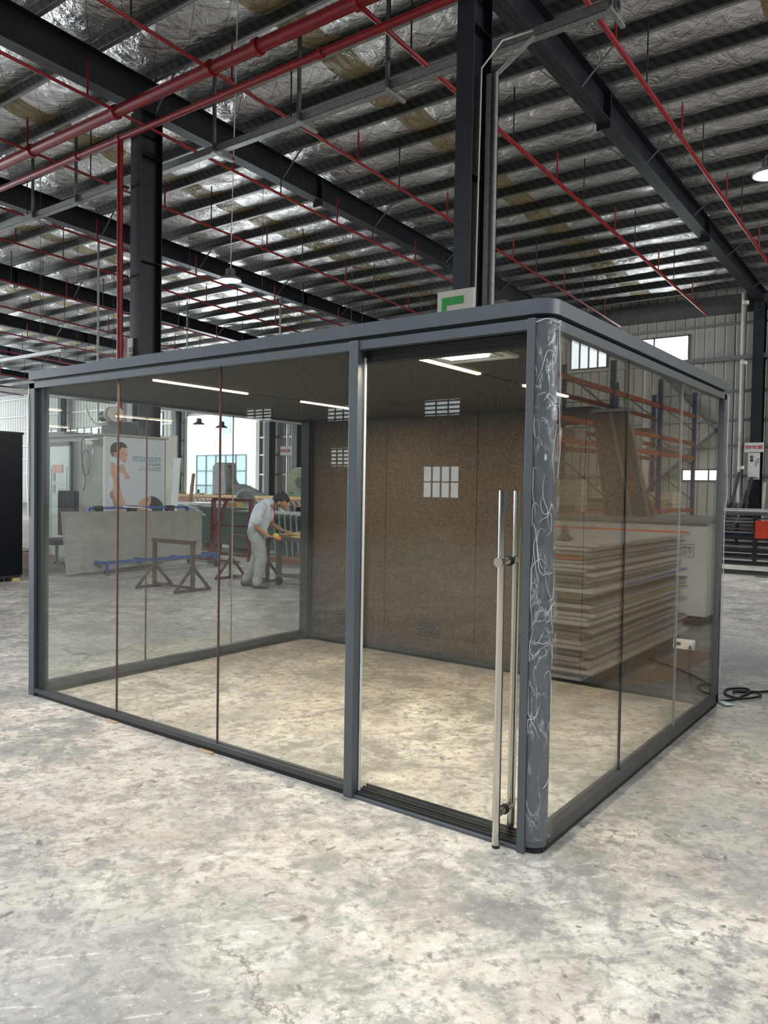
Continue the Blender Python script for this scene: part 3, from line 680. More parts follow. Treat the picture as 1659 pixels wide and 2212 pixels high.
for x, nm in ((-3.02, 'thin timber shim under the front plinth of the booth, left one'), (-2.1, 'thin timber shim under the front plinth of the booth, right one')):
    tag(MB().box((x-.06, -.025, 0), (x+.06, .008, .006)).build('timber_shim', 'card'), nm, 'shim')
# ================================================================ things in the hall
# letter sign on the pillar
t = thing('letter_sign', 'cream board with a green letter E fixed on the pillar above the booth', 'sign', (-4.88, 7.25, 3.4))
bb = MB(); bb.box((-5.25, 7.26, 3.43), (-4.61, 7.30, 4.60)); bb.build('board', M((.60, .56, .50), .6, 0, .05, 2, name='sign_board'), t)
gm = M((.02, .30, .05), .5, 0, .08, name='sign_green')
bb = MB(); bb.box((-5.168, 7.252, 3.56), (-5.085, 7.26, 4.50)); bb.box((-5.085, 7.252, 4.38), (-4.78, 7.26, 4.50)); bb.box((-5.085, 7.252, 4.05), (-4.78, 7.26, 4.20)); bb.box((-5.085, 7.252, 3.56), (-4.78, 7.26, 3.69)); bb.build('letter', gm, t)
# banner on the left pillar
t = thing('pillar_banner', 'narrow red and white banner on the left pillar seen through the glass', 'banner', (-13.2, 7.29, 2.9))
bb = MB(); bb.box((-13.36, 7.285, 2.90), (-13.23, 7.31, 4.7)); bb.build('red_strip', 'maroon', t)
bb = MB(); bb.box((-13.23, 7.285, 2.90), (-13.06, 7.31, 4.7)); bb.build('white_strip', 'paper', t)
text('lettering', '\n'.join('安全生产人人有责'), .13, 'black', t, (-13.21, 7.283, 4.4), (1, 0, 0), (0, 0, 1)); text('lettering', '\n'.join('质量第一客户至上'), .13, 'black', t, (-13.135, 7.283, 4.4), (1, 0, 0), (0, 0, 1))

# dark cabin at the left edge
t = thing('dark_cabin', 'large near-black cabin at the left edge of the photo, raised on feet', 'cabin', (-11.6, 2.4, 0))
bb = MB(); bb.box((-12.6, 1.2, .10), (-10.47, 3.45, 2.31)); bb.build('body', M((.003, .005, .010), .3, 0, .3, 1.5, name='near_black_panel', spec=.15), t, bevel=.01)
bb = MB(); bb.box((-12.62, 1.18, 2.30), (-10.455, 3.46, 2.335)); bb.build('top_edge', 'rubber', t)
bb = MB(); bb.box((-12.6, 1.2, .06), (-10.49, 3.44, .10)); bb.build('base_frame', 'black', t)
for x, y in ((-10.7, 3.2), (-12.3, 3.2), (-10.7, 1.5), (-12.3, 1.5)):
    bb = MB(); bb.tube([(x, y, 0), (x, y, .08)], .05, 12); bb.build('foot', 'black', t)
for x, y, nm in ((-10.62, 3.36, 'timber block under the right corner of the dark cabin'),):
    tag(MB().box((x-.12, y-.06, 0), (x+.12, y+.06, .055)).build('timber_block', 'wood'), nm, 'block')

# nursing booth with the poster
t = thing('nursing_booth', 'grey nursing booth with baby poster and glass door behind the board trolley', 'booth', (-13.5, 6.9, 0))
cab = M((.30, .285, .25), .6, 0, .06, 2, name='taupe_panel')
bb = MB(); bb.box((-14.75, 6.1, .06), (-12.32, 7.62, 2.56)); bb.build('body', cab, t)
bb = MB(); bb.box((-14.8, 6.05, 2.56), (-12.28, 7.66, 2.60)); bb.build('roof_edge', 'mdf', t)
bb = MB(); bb.box((-14.7, 6.15, 0), (-12.4, 7.6, .06)); bb.build('plinth', 'black', t)
fm = 'darkgrey'
bb = MB(); 
for a in ((-14.35, 6.04, .08, -14.22, 6.1, 2.42), (-13.42, 6.04, .08, -13.36, 6.1, 2.46), (-14.75, 6.04, 2.38, -13.36, 6.1, 2.46), (-14.75, 6.04, .06, -13.36, 6.1, .12), (-14.75, 6.04, 1.0, -14.35, 6.1, 1.07), (-14.75, 6.04, 1.55, -14.35, 6.1, 1.62)): bb.box(a[:3], a[3:])
bb.build('door_frame', fm, t)
bb = MB(); bb.box((-14.22, 6.06, .12), (-13.42, 6.085, 2.38)); dr = bb.build('door_leaf', M((.32, .38, .33), .25, 0, .08, 2, name='frosted_green_glass'), t)
bb = MB(); bb.box((-14.75, 6.06, .12), (-14.35, 6.085, 2.38)); bb.build('side_light', M((.50, .54, .48), .25, 0, .08, 2, name='frosted_pale_glass'), t)
bb = MB(); bb.box((-14.42, 6.0, .85), (-14.38, 6.04, 1.75)); bb.build('door_handle', 'black', t)
ln = M((.12, .16, .15), .5, 0, .1, name='dark_print')
bb = MB()
for i, z in enumerate((1.62, 1.38, 1.16, .96, .74)):
    bb.box((-14.1, 6.056, z), (-13.55, 6.06, z+.008))
for x in (-14.12, -13.53): bb.box((x-.005, 6.056, .5), (x+.005, 6.06, 1.95))
bb.box((-14.12, 6.056, .495), (-13.53, 6.06, .505))
for z in (1.66, 1.42): bb.box((-14.06, 6.055, z), (-13.96, 6.059, z+.17))
for k in range(14): bb.box((-13.85+.03*(k % 2), 6.056, .6+k*.075), (-13.65, 6.059, .612+k*.075))
bb.prism([(-13.98+.16*math.cos(a)*r, .28+.2*math.sin(a)*r) for r in (1,) for a in [i*math.pi/12 for i in range(25)]]+[(-13.98+.14*math.cos(a), .28+.18*math.sin(a)) for a in [i*math.pi/12 for i in range(24, -1, -1)]], 1, 6.055, 6.059)
bb.build('printed_notice', ln, dr)
bb = MB(); bb.box((-14.08, 6.053, 1.83), (-13.68, 6.058, 2.0)); bb.build('red_header', M((.55, .16, .12), .5, 0, .05, name='faded_red_print'), dr)
# poster: flat print on the side facing the hall
pp = M((.60, .63, .70), .45, 0, .03, 1, name='poster_lilac_grey'); skin = M((.62, .36, .27), .6, 0, .1, 5, name='printed_skin'); skin2 = M((.45, .22, .15), .6, 0, .1, 5, name='printed_skin_shadow')
hairm = M((.035, .028, .03), .6, 0, .1, name='printed_hair'); wht = M((.66, .70, .78), .5, 0, .05, name='printed_cloth')
X0 = -12.318
bb = MB(); bb.box((X0, 6.12, .3), (X0+.012, 7.56, 2.55)); po = bb.build('poster', pp, t)
bb = MB(); bb.box((X0, 6.10, .3), (X0+.018, 6.145, 2.55)); bb.box((X0, 7.545, .3), (X0+.018, 7.57, 2.55)); bb.build('poster_trim', 'white', t)
# (u, v) of the print in photo pixels of a 280 x 220 crop magnified x5.93: u 90..860, v 220..1220
def PU(u, v): return (6.12+(u-90)/770*1.43, 2.53-(v-225)/1000*1.52)
PR = MB(); PRM = [skin, skin2, hairm, wht]
def patch(pts, mat, name, lay):
    PR.mi = PRM.index(mat); PR.prism([PU(*p) for p in pts], 0, X0+.012, X0+.0125+.0006*lay)
patch([(150, 690), (200, 640), (215, 800), (200, 900), (160, 960), (170, 1020), (205, 1040), (190, 1060), (150, 1030), (125, 960), (135, 800)], wht, 'printed_cloth', 1)
patch([(170, 520), (165, 620), (165, 700), (200, 760), (205, 880), (160, 930), (155, 985), (195, 1030), (205, 1110), (240, 1130), (250, 1220), (300, 1222), (330, 1190), (385, 1130), (330, 1010), (285, 870), (275, 700), (255, 600), (210, 540)], skin, 'printed_arm', 2)
patch([(160, 940), (195, 890), (215, 1000), (250, 1110), (215, 1120), (195, 1035), (158, 990)], skin2, 'printed_arm_shadow', 3)
patch([(215, 560), (300, 540), (345, 600), (360, 660), (405, 715), (412, 745), (395, 760), (380, 745), (372, 772), (355, 755), (340, 730), (335, 690), (290, 670), (240, 640)], skin, 'printed_baby_arm', 4)
patch([(160, 500), (215, 482), (300, 500), (325, 530), (318, 560), (240, 590), (205, 545), (165, 540)], wht, 'printed_shirt', 5)
patch([(205, 470), (200, 420), (230, 400), (290, 330), (350, 340), (372, 380), (370, 440), (378, 462), (364, 480), (362, 515), (345, 545), (310, 530), (280, 500), (235, 485)], skin, 'printed_baby_face', 6)
patch([(160, 400), (165, 340), (200, 295), (260, 275), (320, 280), (360, 310), (375, 350), (350, 345), (300, 345), (275, 380), (262, 425), (225, 412), (195, 420), (198, 475), (170, 440)], hairm, 'printed_baby_hair', 7)
patch([(190, 425), (215, 412), (232, 435), (222, 465), (200, 470)], skin2, 'printed_ear', 8)
patch([(305, 422), (330, 420), (338, 432), (310, 434)], hairm, 'printed_eye', 8); patch([(352, 436), (372, 434), (372, 444), (354, 446)], hairm, 'printed_eye', 8)
patch([(334, 505), (352, 500), (356, 512), (340, 522)], skin2, 'printed_mouth', 8)
patch([(497, 1125), (505, 1100), (525, 1085), (530, 1065), (560, 1040), (555, 1020), (600, 1000), (650, 985), (700, 970), (720, 1100), (690, 1210), (560, 1180), (515, 1220), (505, 1180)], skin, 'printed_mother_face', 2)
patch([(690, 975), (740, 985), (800, 1020), (850, 1070), (860, 1210), (780, 1218), (690, 1200), (680, 1140), (660, 1125), (690, 1060)], hairm, 'printed_mother_hair', 3)
patch([(620, 1015), (655, 1010), (650, 1028), (630, 1035)], hairm, 'printed_eye', 4); patch([(500, 1108), (530, 1108), (528, 1118), (505, 1124)], skin2, 'printed_mouth', 4)
PR.build('printed_picture', PRM, po)
tg = M((.10, .27, .28), .5, 0, .05, name='printed_teal')
def ptext(nm, body, u, v, size, mt, al='RIGHT', bold=0): text(nm, body, size, mt, po, (X0+.0135, *PU(u, v)), (0, 1, 0), (0, 0, 1), .0004, al, bold)
ptext('lettering', 'mamain', 818, 520, .225, tg); ptext('lettering', '®', 832, 478, .04, tg); ptext('lettering', '移动母婴室', 820, 568, .062, tg, bold=.001)
ptext('lettering', '致力于母婴——移动母婴室', 820, 608, .038, ln); ptext('lettering', '哺乳、换洗、为妈妈提供私密空间', 820, 637, .036, ln)
# camera and cord on the booth
t2 = thing('dome_camera', 'white dome security camera under the top edge of the nursing booth', 'camera', (-12.62, 6.0, 2.35))
bb = MB(); bb.box((-12.75, 5.98, 2.47), (-12.45, 6.08, 2.5)); bb.build('bracket', 'white', t2)
bb = MB(); bb.ball((-12.62, 6.0, 2.41), .075, 16); bb.build('dome', 'white', t2, True)
bb = MB(); bb.tube([(-12.52, 6.0, 2.30), (-12.52, 6.0, 2.19)], .012, 8); bb.build('sensor', 'white', t2)
bb = MB(); bb.tube(smooth_path([(-12.55, 6.03, 2.5), (-12.8, 6.02, 2.52), (-12.96, 6.04, 2.47), (-12.98, 6.05, 2.2), (-12.95, 6.06, 1.95), (-12.87, 6.07, 1.65), (-12.85, 6.0, 1.45)]), .008, 6)
bb.tube([(-12.86+.14*math.cos(a), 6.07, 2.02+.26*math.sin(a)) for a in [i*.3 for i in range(22)]], .006, 6)
tag(bb.build('hanging_cord', 'rubber'), 'black cord hanging in a loop on the nursing booth side', 'cord')
t2 = thing('office_chair', 'tall black padded chair in front of the nursing booth', 'chair', (-12.9, 5.6, 0))
lth = M((.010, .011, .012), .8, 0, .2, 6, name='black_padding', spec=.1)
bb = MB(); bb.box((-13.25, 5.68, .62), (-12.62, 5.78, 1.52)); bb.build('backrest', lth, t2, bevel=.03)
bb = MB(); bb.box((-13.22, 5.25, .46), (-12.65, 5.70, .58)); bb.build('seat', lth, t2, bevel=.03)
bb = MB(); bb.tube([(-12.93, 5.48, .1), (-12.93, 5.48, .46)], .03, 10); bb.build('gas_column', 'black', t2)
for k in range(5):
    a = k*2*math.pi/5; bb = MB(); bb.beam((-12.93, 5.48, .1), (-12.93+.3*math.cos(a), 5.48+.3*math.sin(a), .07), .04, .03); bb.ball((-12.93+.3*math.cos(a), 5.48+.3*math.sin(a), .03), .03, 8); bb.build('leg', 'black', t2)
for x, nm in ((-13.9, 'brown carton at the foot of the nursing booth door, leftmost'), (-12.9, 'brown carton low behind the grey boards')):
    tag(MB().box((x-.45, 5.0 if x < -13.5 else 4.9, 0), (x+.35, 5.6 if x < -13.5 else 5.2, .30)).build('carton', 'card', bevel=.004), nm, 'carton')
# winch and things on top
t = thing('cable_winch', 'small green hoist with looped pale cable above the nursing booth', 'winch', (-12.3, 6.6, 2.6))
bb = MB(); bb.box((-12.9, 6.45, 2.60), (-12.35, 6.9, 2.86)); bb.build('body', 'darkgrey', t)
bb = MB(); bb.lathe((-12.35, 6.35, 3.0), [(.02, -.1), (.16, -.1), (.16, -.06), (.1, -.05), (.1, .05), (.16, .06), (.16, .1), (.02, .1)], 24, 0); bb.build('drum', 'offwhite', t, True)
bb = MB(); bb.tube([(-12.8, 6.4, 2.98), (-12.45, 6.4, 2.98)], .1, 14); bb.build('motor', 'green', t, True)
bb = MB(); bb.tube(smooth_path([(-13.25, 6.3, 3.22), (-13.1, 6.3, 2.98), (-12.85, 6.3, 2.83), (-12.5, 6.3, 2.85), (-12.3, 6.3, 2.9)]), .018, 8); bb.tube(smooth_path([(-13.2, 6.3, 3.2), (-13.05, 6.3, 2.94), (-12.8, 6.3, 2.80), (-12.5, 6.3, 2.81)]), .01, 6); bb.build('cable', 'offwhite', t, True)
tag(MB().prism([(6.95, 2.6), (7.0, 2.76), (7.1, 2.8), (7.2, 2.78), (7.3, 2.62)], 0, -12.9, -12.5).build('covered_bundle', 'darkgrey'), 'dark covered bundle on top of the nursing booth', 'bundle')
bb = MB(); bb.box((-16.3, 6.8, 0), (-14.9, 9.5, 2.72)); tag(bb.build('grey_partition', 'mdf'), 'grey partition box behind the nursing booth at the left', 'partition')
# overhead trunking seen through the glass
for (p, q, nm) in (((-14.2, 2.5, 3.42), (-14.2, 22, 3.42), 'bright galvanised trunking running away over the nursing booth'), ((-26, 12.0, 5.0), (-19.0, 14.5, 5.05), 'pale trunking near the bright gateway'), ((-30, 9.0, 5.2), (-18.6, 9.0, 5.2), 'pale trunking crossing at the far left')):
    t = thing('lighting_trunking', nm, 'trunking', p); bb = MB(); bb.beam(p, q, .11, .09); bb.build('channel', 'galv', t)
    for k in range(5):
        c = Vector(p).lerp(Vector(q), (k+.5)/5); bb = MB(); bb.tube([c, (c.x, c.y, ZR(c.y))], .008, 5); bb.build('hanger_rod', 'galv_dark', t)

# the nursing booth and what hangs on it stand a little nearer and are a little smaller than drawn above
for o in list(COL.objects):
    if o.parent is None and o.name.split('.')[0] in ('nursing_booth', 'dome_camera', 'hanging_cord', 'office_chair', 'cable_winch', 'covered_bundle', 'carton'):
        z_ = o.location.z; fl_ = o.name.split('.')[0] in ('office_chair', 'carton')
        o.scale = (.93, .93, .93); o.location = (.93*o.location.x+.097, .93*o.location.y-.21, z_*.93+(0 if fl_ or z_ < .01 else .06))
        if o.name.startswith('nursing'): o.scale.z = .955
# stained white board, leaning offcuts
def leaning(nm, label, x, y, w_, h, th, lean, mat, axis='y', cat='board', z0=0, group=None):
    """sheet standing on its long edge and leaning back; faces +x (axis y) or -y (axis x)"""
    a = math.radians(lean); bb = MB()
    if axis == 'y': vs = [(x-th, z0), (x, z0), (x-math.sin(a)*h, z0+math.cos(a)*h), (x-th-math.sin(a)*h, z0+math.cos(a)*h)]; bb.prism([(p[0], p[1]) for p in vs], 1, y, y+w_)
    else: vs = [(y, z0), (y+th, z0), (y+th+math.sin(a)*h, z0+math.cos(a)*h), (y+math.sin(a)*h, z0+math.cos(a)*h)]; bb.prism(vs, 0, x, x+w_)
    return tag(bb.build(nm, mat), label, cat, group)
leaning('stained_board', 'tall white board with brown stains standing right of the baby poster', -16.85, 11.0, .62, 2.93, .05, 0, M((.66, .62, .54), .6, 0, .25, 1.2, name='stained_white'), 'x')
leaning('narrow_board', 'narrow white board leaning beside the stained white board', -16.15, 10.7, .28, 2.3, .03, 4, 'white', 'x')
leaning('timber_offcut', 'brown timber offcut leaning behind the narrow white board', -15.75, 10.9, .10, 1.9, .04, 8, 'wood2', 'x')

# grey board trolley
t = thing('board_trolley', 'blue steel trolley carrying the large grey board', 'trolley', (-10.55, 5.6, 0))
bb = MB(); 
for x in (-10.95, -10.15):
    bb.beam((x, 4.7, .22), (x, 7.2, .22), .05, .05)
for y in (4.7, 5.5, 6.3, 7.2): bb.beam((-10.95, y, .22), (-10.15, y, .22), .05, .05)
bb.build('base_frame', 'blue', t)
for x, y in ((-10.95, 4.75), (-10.15, 4.75), (-10.95, 7.15), (-10.15, 7.15)):
    bb = MB(); bb.beam((x, y, .2), (x, y, .07), .05, .05); bb.build('leg', 'blue', t)
    bb = MB(); bb.lathe((x, y, .05), [(.005, -.02), (.05, -.02), (.05, .02), (.005, .02)], 16, 0); bb.build('caster', 'rubber', t)
bb = MB(); bb.beam((-10.85, 4.85, 1.12), (-10.85, 7.0, 1.12), .045, .045); bb.beam((-10.85, 4.85, .22), (-10.85, 4.85, 1.12), .045, .045); bb.beam((-10.85, 7.0, .22), (-10.85, 7.0, 1.12), .045, .045); bb.build('push_frame', 'blue', t)
for y in (4.95, 5.65, 6.5):
    bb = MB(); bb.box((-10.91, y, .9), (-10.80, y+.16, 1.16)); bb.build('foam_sleeve', 'rubber', t, bevel=.01)
bb = MB(); bb.tube(smooth_path([(-10.8, 5.5, 1.14), (-10.78, 5.7, 1.13), (-10.78, 5.95, 1.11), (-10.76, 6.1, 1.07)]), .014, 6); bb.tube(smooth_path([(-10.8, 6.9, 1.16), (-10.75, 7.1, 1.1), (-10.72, 7.35, .95)]), .014, 6); bb.build('rag_tie', 'paper', t, True)
bb = MB(); bb.prism([(4.12, 1.08), (4.22, .04), (7.0, .16), (7.02, 1.06)], 0, -10.52, -10.42); o = bb.build('grey_board', 'greybox'); tag(o, 'large grey wrapped board standing on edge on the blue trolley', 'board')

# trestles
def trestle(nm, label, ox, oy, rz, wdt=.86, h=.74, mat='brown_steel'):
    t = thing('trestle', label, 'trestle', (ox, oy, 0), 'brown steel trestles', rz); 
    bb = MB(); bb.box((-wdt/2-.04, -.03, h-.06), (wdt/2+.04, .03, h)); bb.build('top_bar', mat, t, world=False)
    for s_ in (-1, 1):
        x = s_*wdt/2
        bb = MB(); bb.box((x-.025, -.025, .04), (x+.025, .025, h-.06)); bb.build('post', mat, t, world=False)
        bb = MB(); bb.box((x-.025, -.33, 0), (x+.025, .33, .04)); bb.build('foot_bar', mat, t, world=False)
        for q in (-1, 1):
            bb = MB(); bb.beam((x, q*.31, .03), (x, 0, .36), .035, .035); bb.build('brace', mat, t, world=False)
    bb = MB(); bb.box((-wdt/2, -.018, .035), (wdt/2, .018, .07)); bb.build('stretcher', mat, t, world=False)
    return t
tr = trestle('trestle', 'brown steel trestle standing nearest, in front of the grey board', -8.0, 4.42, .02)
copy_tree(tr, (-8.0, 5.95, 0), 'second brown steel trestle, directly left of the worker', rz=.0)

# maroon A-frame rack behind the trestles
t = thing('glass_rack', 'maroon steel A-frame rack behind the worker', 'rack', (-10.6, 8.2, 0))
for x in (-11.5, -10.35):
    bb = MB(); bb.beam((x, 8.2, 0), (x, 8.25, 1.28), .09, .05); bb.build('upright', 'maroon', t)
bb = MB(); bb.beam((-11.5, 8.25, 1.26), (-10.35, 8.25, 1.26), .05, .06); bb.build('top_bar', 'maroon', t)
bb = MB(); bb.beam((-11.5, 8.2, .72), (-10.35, 8.2, .72), .04, .04); bb.build('middle_bar', 'maroon', t)
bb = MB(); bb.beam((-11.1, 8.25, 1.26), (-10.95, 7.6, .05), .06, .04); bb.build('strut', 'maroon', t)
bb = MB(); bb.beam((-11.5, 8.2, .12), (-10.0, 8.2, .12), .05, .06); bb.beam((-11.5, 7.6, .05), (-10.0, 7.6, .05), .05, .05); bb.build('foot_bar', 'maroon', t)

# green tinted boards in rows
for i, (x0, x1, y, h, nm) in enumerate(((-15.4, -13.2, 10.4, 1.10, 'grey-green boxed bench far left of the maroon rack'), (-13.9, -12.2, 9.9, 1.04, 'grey-green slab stack left of the maroon rack'), (-12.1, -10.1, 9.4, .98, 'grey-green slab stack behind the maroon rack'), (-9.9, -7.6, 9.9, 1.0, 'grey-green slab behind the worker'))):
    t = thing('slab_stack', nm, 'stack', ((x0+x1)/2, y, 0), 'grey-green slab stacks'); bb = MB(); bb.box((x0, y, .12), (x1, y+.7, h-.06)); bb.build('slabs', 'ggreen', t)
    bb = MB(); bb.box((x0-.03, y-.03, h-.06), (x1+.03, y+.75, h)); bb.build('cover', 'galv', t)
    bb = MB(); bb.box((x0, y+.1, 0), (x0+.15, y+.6, .12)); bb.box((x1-.15, y+.1, 0), (x1, y+.6, .12)); bb.build('bearer', 'wood2', t)
gf = M((.55, .62, .60), .2, .3, .1, 3, name='grey_green_frame')
for i in range(13):
    x = -9.95+i*.16; z = 1.02-.004*i
    t = thing('framed_pane', 'grey-framed glass pane in the upright row behind the worker, %s from the left' % ordn(i), 'pane', (x, 9.0, .1), 'upright row of framed panes')
    bb = MB(); p = [(x, .1), (x+.025, .1), (x+.025-.10, z), (x-.10, z)]
    bb.prism(p, 1, 8.55, 8.585); bb.prism(p, 1, 9.6, 9.63); bb.prism([(x, .1), (x+.025, .1), (x+.022, .14), (x-.003, .14)], 1, 8.585, 9.6); bb.prism([(x-.096, z-.04), (x-.071, z-.04), (x-.075, z), (x-.1, z)], 1, 8.585, 9.6); bb.build('frame', gf, t)
    bb = MB(); bb.prism([(x+.008, .14), (x+.014, .14), (x-.08, z-.04), (x-.086, z-.04)], 1, 8.585, 9.6); bb.build('pane', 'ggreen', t)
tag(MB().box((-10.2, 8.5, 0), (-7.6, 9.7, .10)).build('timber_skid', 'wood2'), 'low timber base under the row of framed panes', 'pallet')
tag(MB().box((-9.1, 8.25, .10), (-8.75, 8.5, .25)).build('timber_block', 'wood2'), 'dark block in front of the framed panes', 'block')

# work trolley with planks
t = thing('work_trolley', 'dark steel work trolley at which the worker planes timber', 'trolley', (-6.4, 6.2, 0))
bb = MB(); bb.box((-7.28, 5.80, .70), (-5.2, 6.75, .76)); bb.build('top_frame', 'galv_dark', t)
for x, y in ((-7.22, 5.85), (-7.22, 6.7), (-5.26, 5.85), (-5.26, 6.7)):
    bb = MB(); bb.box((x-.035, y-.035, .13), (x+.035, y+.035, .70)); bb.build('leg', 'galv_dark', t)
    bb = MB(); bb.lathe((x, y, .065), [(.01, -.02), (.065, -.02), (.065, .02), (.01, .02)], 18, 1); bb.build('caster', 'rubber', t)
bb = MB(); bb.beam((-7.22, 5.85, .16), (-5.26, 5.85, .16), .04, .05); bb.beam((-7.22, 6.7, .16), (-5.26, 6.7, .16), .04, .05); bb.beam((-7.22, 5.85, .16), (-5.26, 6.7, .16), .04, .05); bb.build('lower_frame', 'galv_dark', t)
bb = MB(); bb.box((-7.2, 5.95, .38), (-5.3, 6.65, .42)); bb.build('shelf', 'wood2', t)
for i in range(6):
    bb = MB(); y = 5.82+i*.155; bb.box((-7.32+.03*(i % 2), y, .762), (-5.15, y+.145, .80+.004*(i % 3)))
    tag(bb.build('plank', 'wood'), 'pale timber plank on the work trolley, %s from the front edge' % ordn(i), 'plank', 'planks on the work trolley')
for i in range(5):
    bb = MB(); y = 5.86+i*.17; bb.box((-7.12+.05*(i % 2), y, .806), (-5.3, y+.13, .835)); tag(bb.build('plank', 'wood'), 'pale plank in the upper layer on the work trolley, %s from the front edge' % ordn(i), 'plank', 'planks on the work trolley')

# benches and machines before the far wall
t = thing('workbench', 'long timber-fronted machine bench before the far gateway', 'bench', (-17.5, 15.5, 0))
bb = MB(); bb.box((-22.5, 15.0, 1.16), (-11.0, 15.9, 1.24)); bb.build('worktop', 'wood', t)
bb = MB(); bb.box((-22.5, 14.95, .92), (-11.0, 15.0, 1.16)); bb.build('fascia', 'wood2', t)
for x in (-22.2, -19.5, -16.8, -14.2, -11.4):
    bb = MB(); bb.box((x-.05, 15.05, 0), (x+.05, 15.15, 1.16)); bb.build('leg', 'galv_dark', t)
    bb = MB(); bb.box((x-.05, 15.7, 0), (x+.05, 15.8, 1.16)); bb.build('leg', 'galv_dark', t)
t = thing('roller_table', 'roller table edged with black and yellow hazard stripes left of the worker', 'table', (-14.5, 13.0, 0))
bb = MB(); bb.box((-17.6, 12.8, 1.10), (-12.2, 13.4, 1.14)); bb.build('top', 'galv_dark', t)
hz = bpy.data.materials.new('hazard_stripes'); hz.use_nodes = True; tt = hz.node_tree; v = coords(tt); wv = N(tt, 'TexWave', bands_direction='DIAGONAL', i_Scale=3.2); tt.links.new(v, wv.inputs[0])
tt.links.new(ramp(tt, wv.outputs['Fac'], [(.48, (.5, .42, .2)), (.52, (.03, .03, .03))]), tt.nodes['Principled BSDF'].inputs['Base Color'])
bb = MB(); bb.box((-17.6, 12.77, 1.04), (-12.2, 12.8, 1.14)); bb.build('striped_edge', hz, t)
for x in (-17.3, -15.5, -14, -12.5):
    bb = MB(); bb.box((x-.04, 12.85, 0), (x+.04, 12.93, 1.1)); bb.box((x-.04, 13.27, 0), (x+.04, 13.35, 1.1)); bb.build('leg', 'galv_dark', t)
for x, y, z, s_, mt_, nm in ((-18.1, 14.9, 1.24, .75, 'galv_dark', 'grey machine hood in front of the bright gateway'), (-14.9, 14.6, 1.14, .5, 'green', 'green grinder drum right of the gateway')):
    pass
t = thing('saw_hood', 'tall grey dust hood with a bent hose in front of the gateway', 'machine', (-19.0, 15.3, 1.24))
bb = MB(); bb.prism([(-19.45, 1.24), (-18.75, 1.24), (-18.72, 1.45), (-18.8, 2.35), (-19.3, 2.35), (-19.45, 2.2)], 1, 15.1, 15.6); bb.build('hood', 'galv_dark', t, bevel=.03)
bb = MB(); bb.tube(smooth_path([(-18.8, 15.3, 2.25), (-18.6, 15.3, 2.2), (-18.55, 15.3, 1.9), (-18.4, 15.3, 1.65), (-18.1, 15.3, 1.5)]), .04, 8); bb.build('hose', 'darkgrey', t, True)
bb = MB(); bb.prism([(-18.5, 1.24), (-17.0, 1.24), (-17.4, 1.4), (-18.1, 1.62), (-18.4, 1.6)], 1, 15.15, 15.4); bb.build('arm', 'darkgrey', t)
t = thing('work_jacket', 'grey jacket draped over a post behind the maroon rack', 'jacket', (-13.4, 10.9, 1.0))
bb = MB(); bb.lathe((-13.45, 11.0, 1.0), [(.30, 0), (.27, .2), (.2, .38), (.1, .47), (.02, .48)], 16); bb.build('cloth', M((.22, .23, .25), .9, 0, .25, 5, name='grey_cloth'), t, True)
t = thing('mitre_saw', 'olive green mitre saw on the bench right of the gateway', 'saw', (-15.6, 15.3, 1.24))
bb = MB(); bb.lathe((-15.5, 15.3, 1.72), [(.02, -.12), (.42, -.12), (.46, -.05), (.46, .05), (.42, .12), (.02, .12)], 28, 1); bb.build('blade_guard', M((.13, .16, .08), .5, .1, .2, name='olive_paint'), t, True)
bb = MB(); bb.lathe((-15.4, 15.15, 1.7), [(.02, -.03), (.16, -.03), (.16, .02)], 20, 1); bb.build('hub', 'black', t, True)
bb = MB(); bb.box((-16.1, 15.1, 1.24), (-15.2, 15.6, 1.34)); bb.build('base', 'green', t)
bb = MB(); bb.box((-16.05, 15.2, 1.34), (-15.75, 15.5, 1.85)); bb.build('motor', 'green', t, bevel=.02)
t = thing('mitre_saw', 'lime green circular saw on the bench behind the sign pole', 'saw', (-14.0, 15.3, 1.24))
bb = MB(); bb.prism([(-14.2, 1.5), (-14.15, 2.0), (-13.95, 2.22), (-13.6, 2.2), (-13.35, 1.95), (-13.3, 1.6), (-13.5, 1.35), (-13.9, 1.24), (-14.1, 1.3)], 1, 15.2, 15.35); bb.build('blade_guard', 'lime', t, bevel=.03)
bb = MB(); bb.lathe((-13.95, 15.15, 1.83), [(.02, -.04), (.16, -.04), (.17, .03)], 20, 1); bb.build('hub', 'black', t, True)
bb = MB(); bb.tube(smooth_path([(-14.75, 15.3, 1.4), (-14.8, 15.3, 1.9), (-14.7, 15.3, 2.3), (-14.5, 15.3, 2.45)]), .07, 8); bb.tube([(-14.75, 15.3, 2.3), (-14.2, 15.3, 2.2)], .04, 8); bb.build('arm', 'black', t, True)
bb = MB(); bb.beam((-13.6, 15.3, 2.2), (-12.9, 15.3, 2.7), .12, .1); bb.tube([(-13.7, 15.3, 2.35), (-13.4, 15.3, 2.4)], .1, 10); bb.build('handle', 'black', t, True)
t = thing('green_motor', 'dark green motor body between the two saws', 'machine', (-14.9, 15.2, 1.24))
bb = MB(); bb.tube([(-15.05, 15.3, 1.45), (-14.6, 15.3, 1.5)], .2, 14); bb.box((-15.0, 15.1, 1.24), (-14.6, 15.5, 1.4)); bb.build('casing', 'green', t, True)
tag(MB().box((-13.5, 15.05, 1.24), (-13.25, 15.2, 1.42)).build('white_tub', 'white'), 'small white tub on the bench under the lime saw', 'tub')
bb = MB(); bb.lathe((-10.9, 9.7, .98), [(.06, 0), (.09, .2), (.085, .2), (.06, .01)], 18); tag(bb.build('white_bucket', 'white', smooth=True), 'white plastic bucket on the slabs behind the worker', 'bucket')
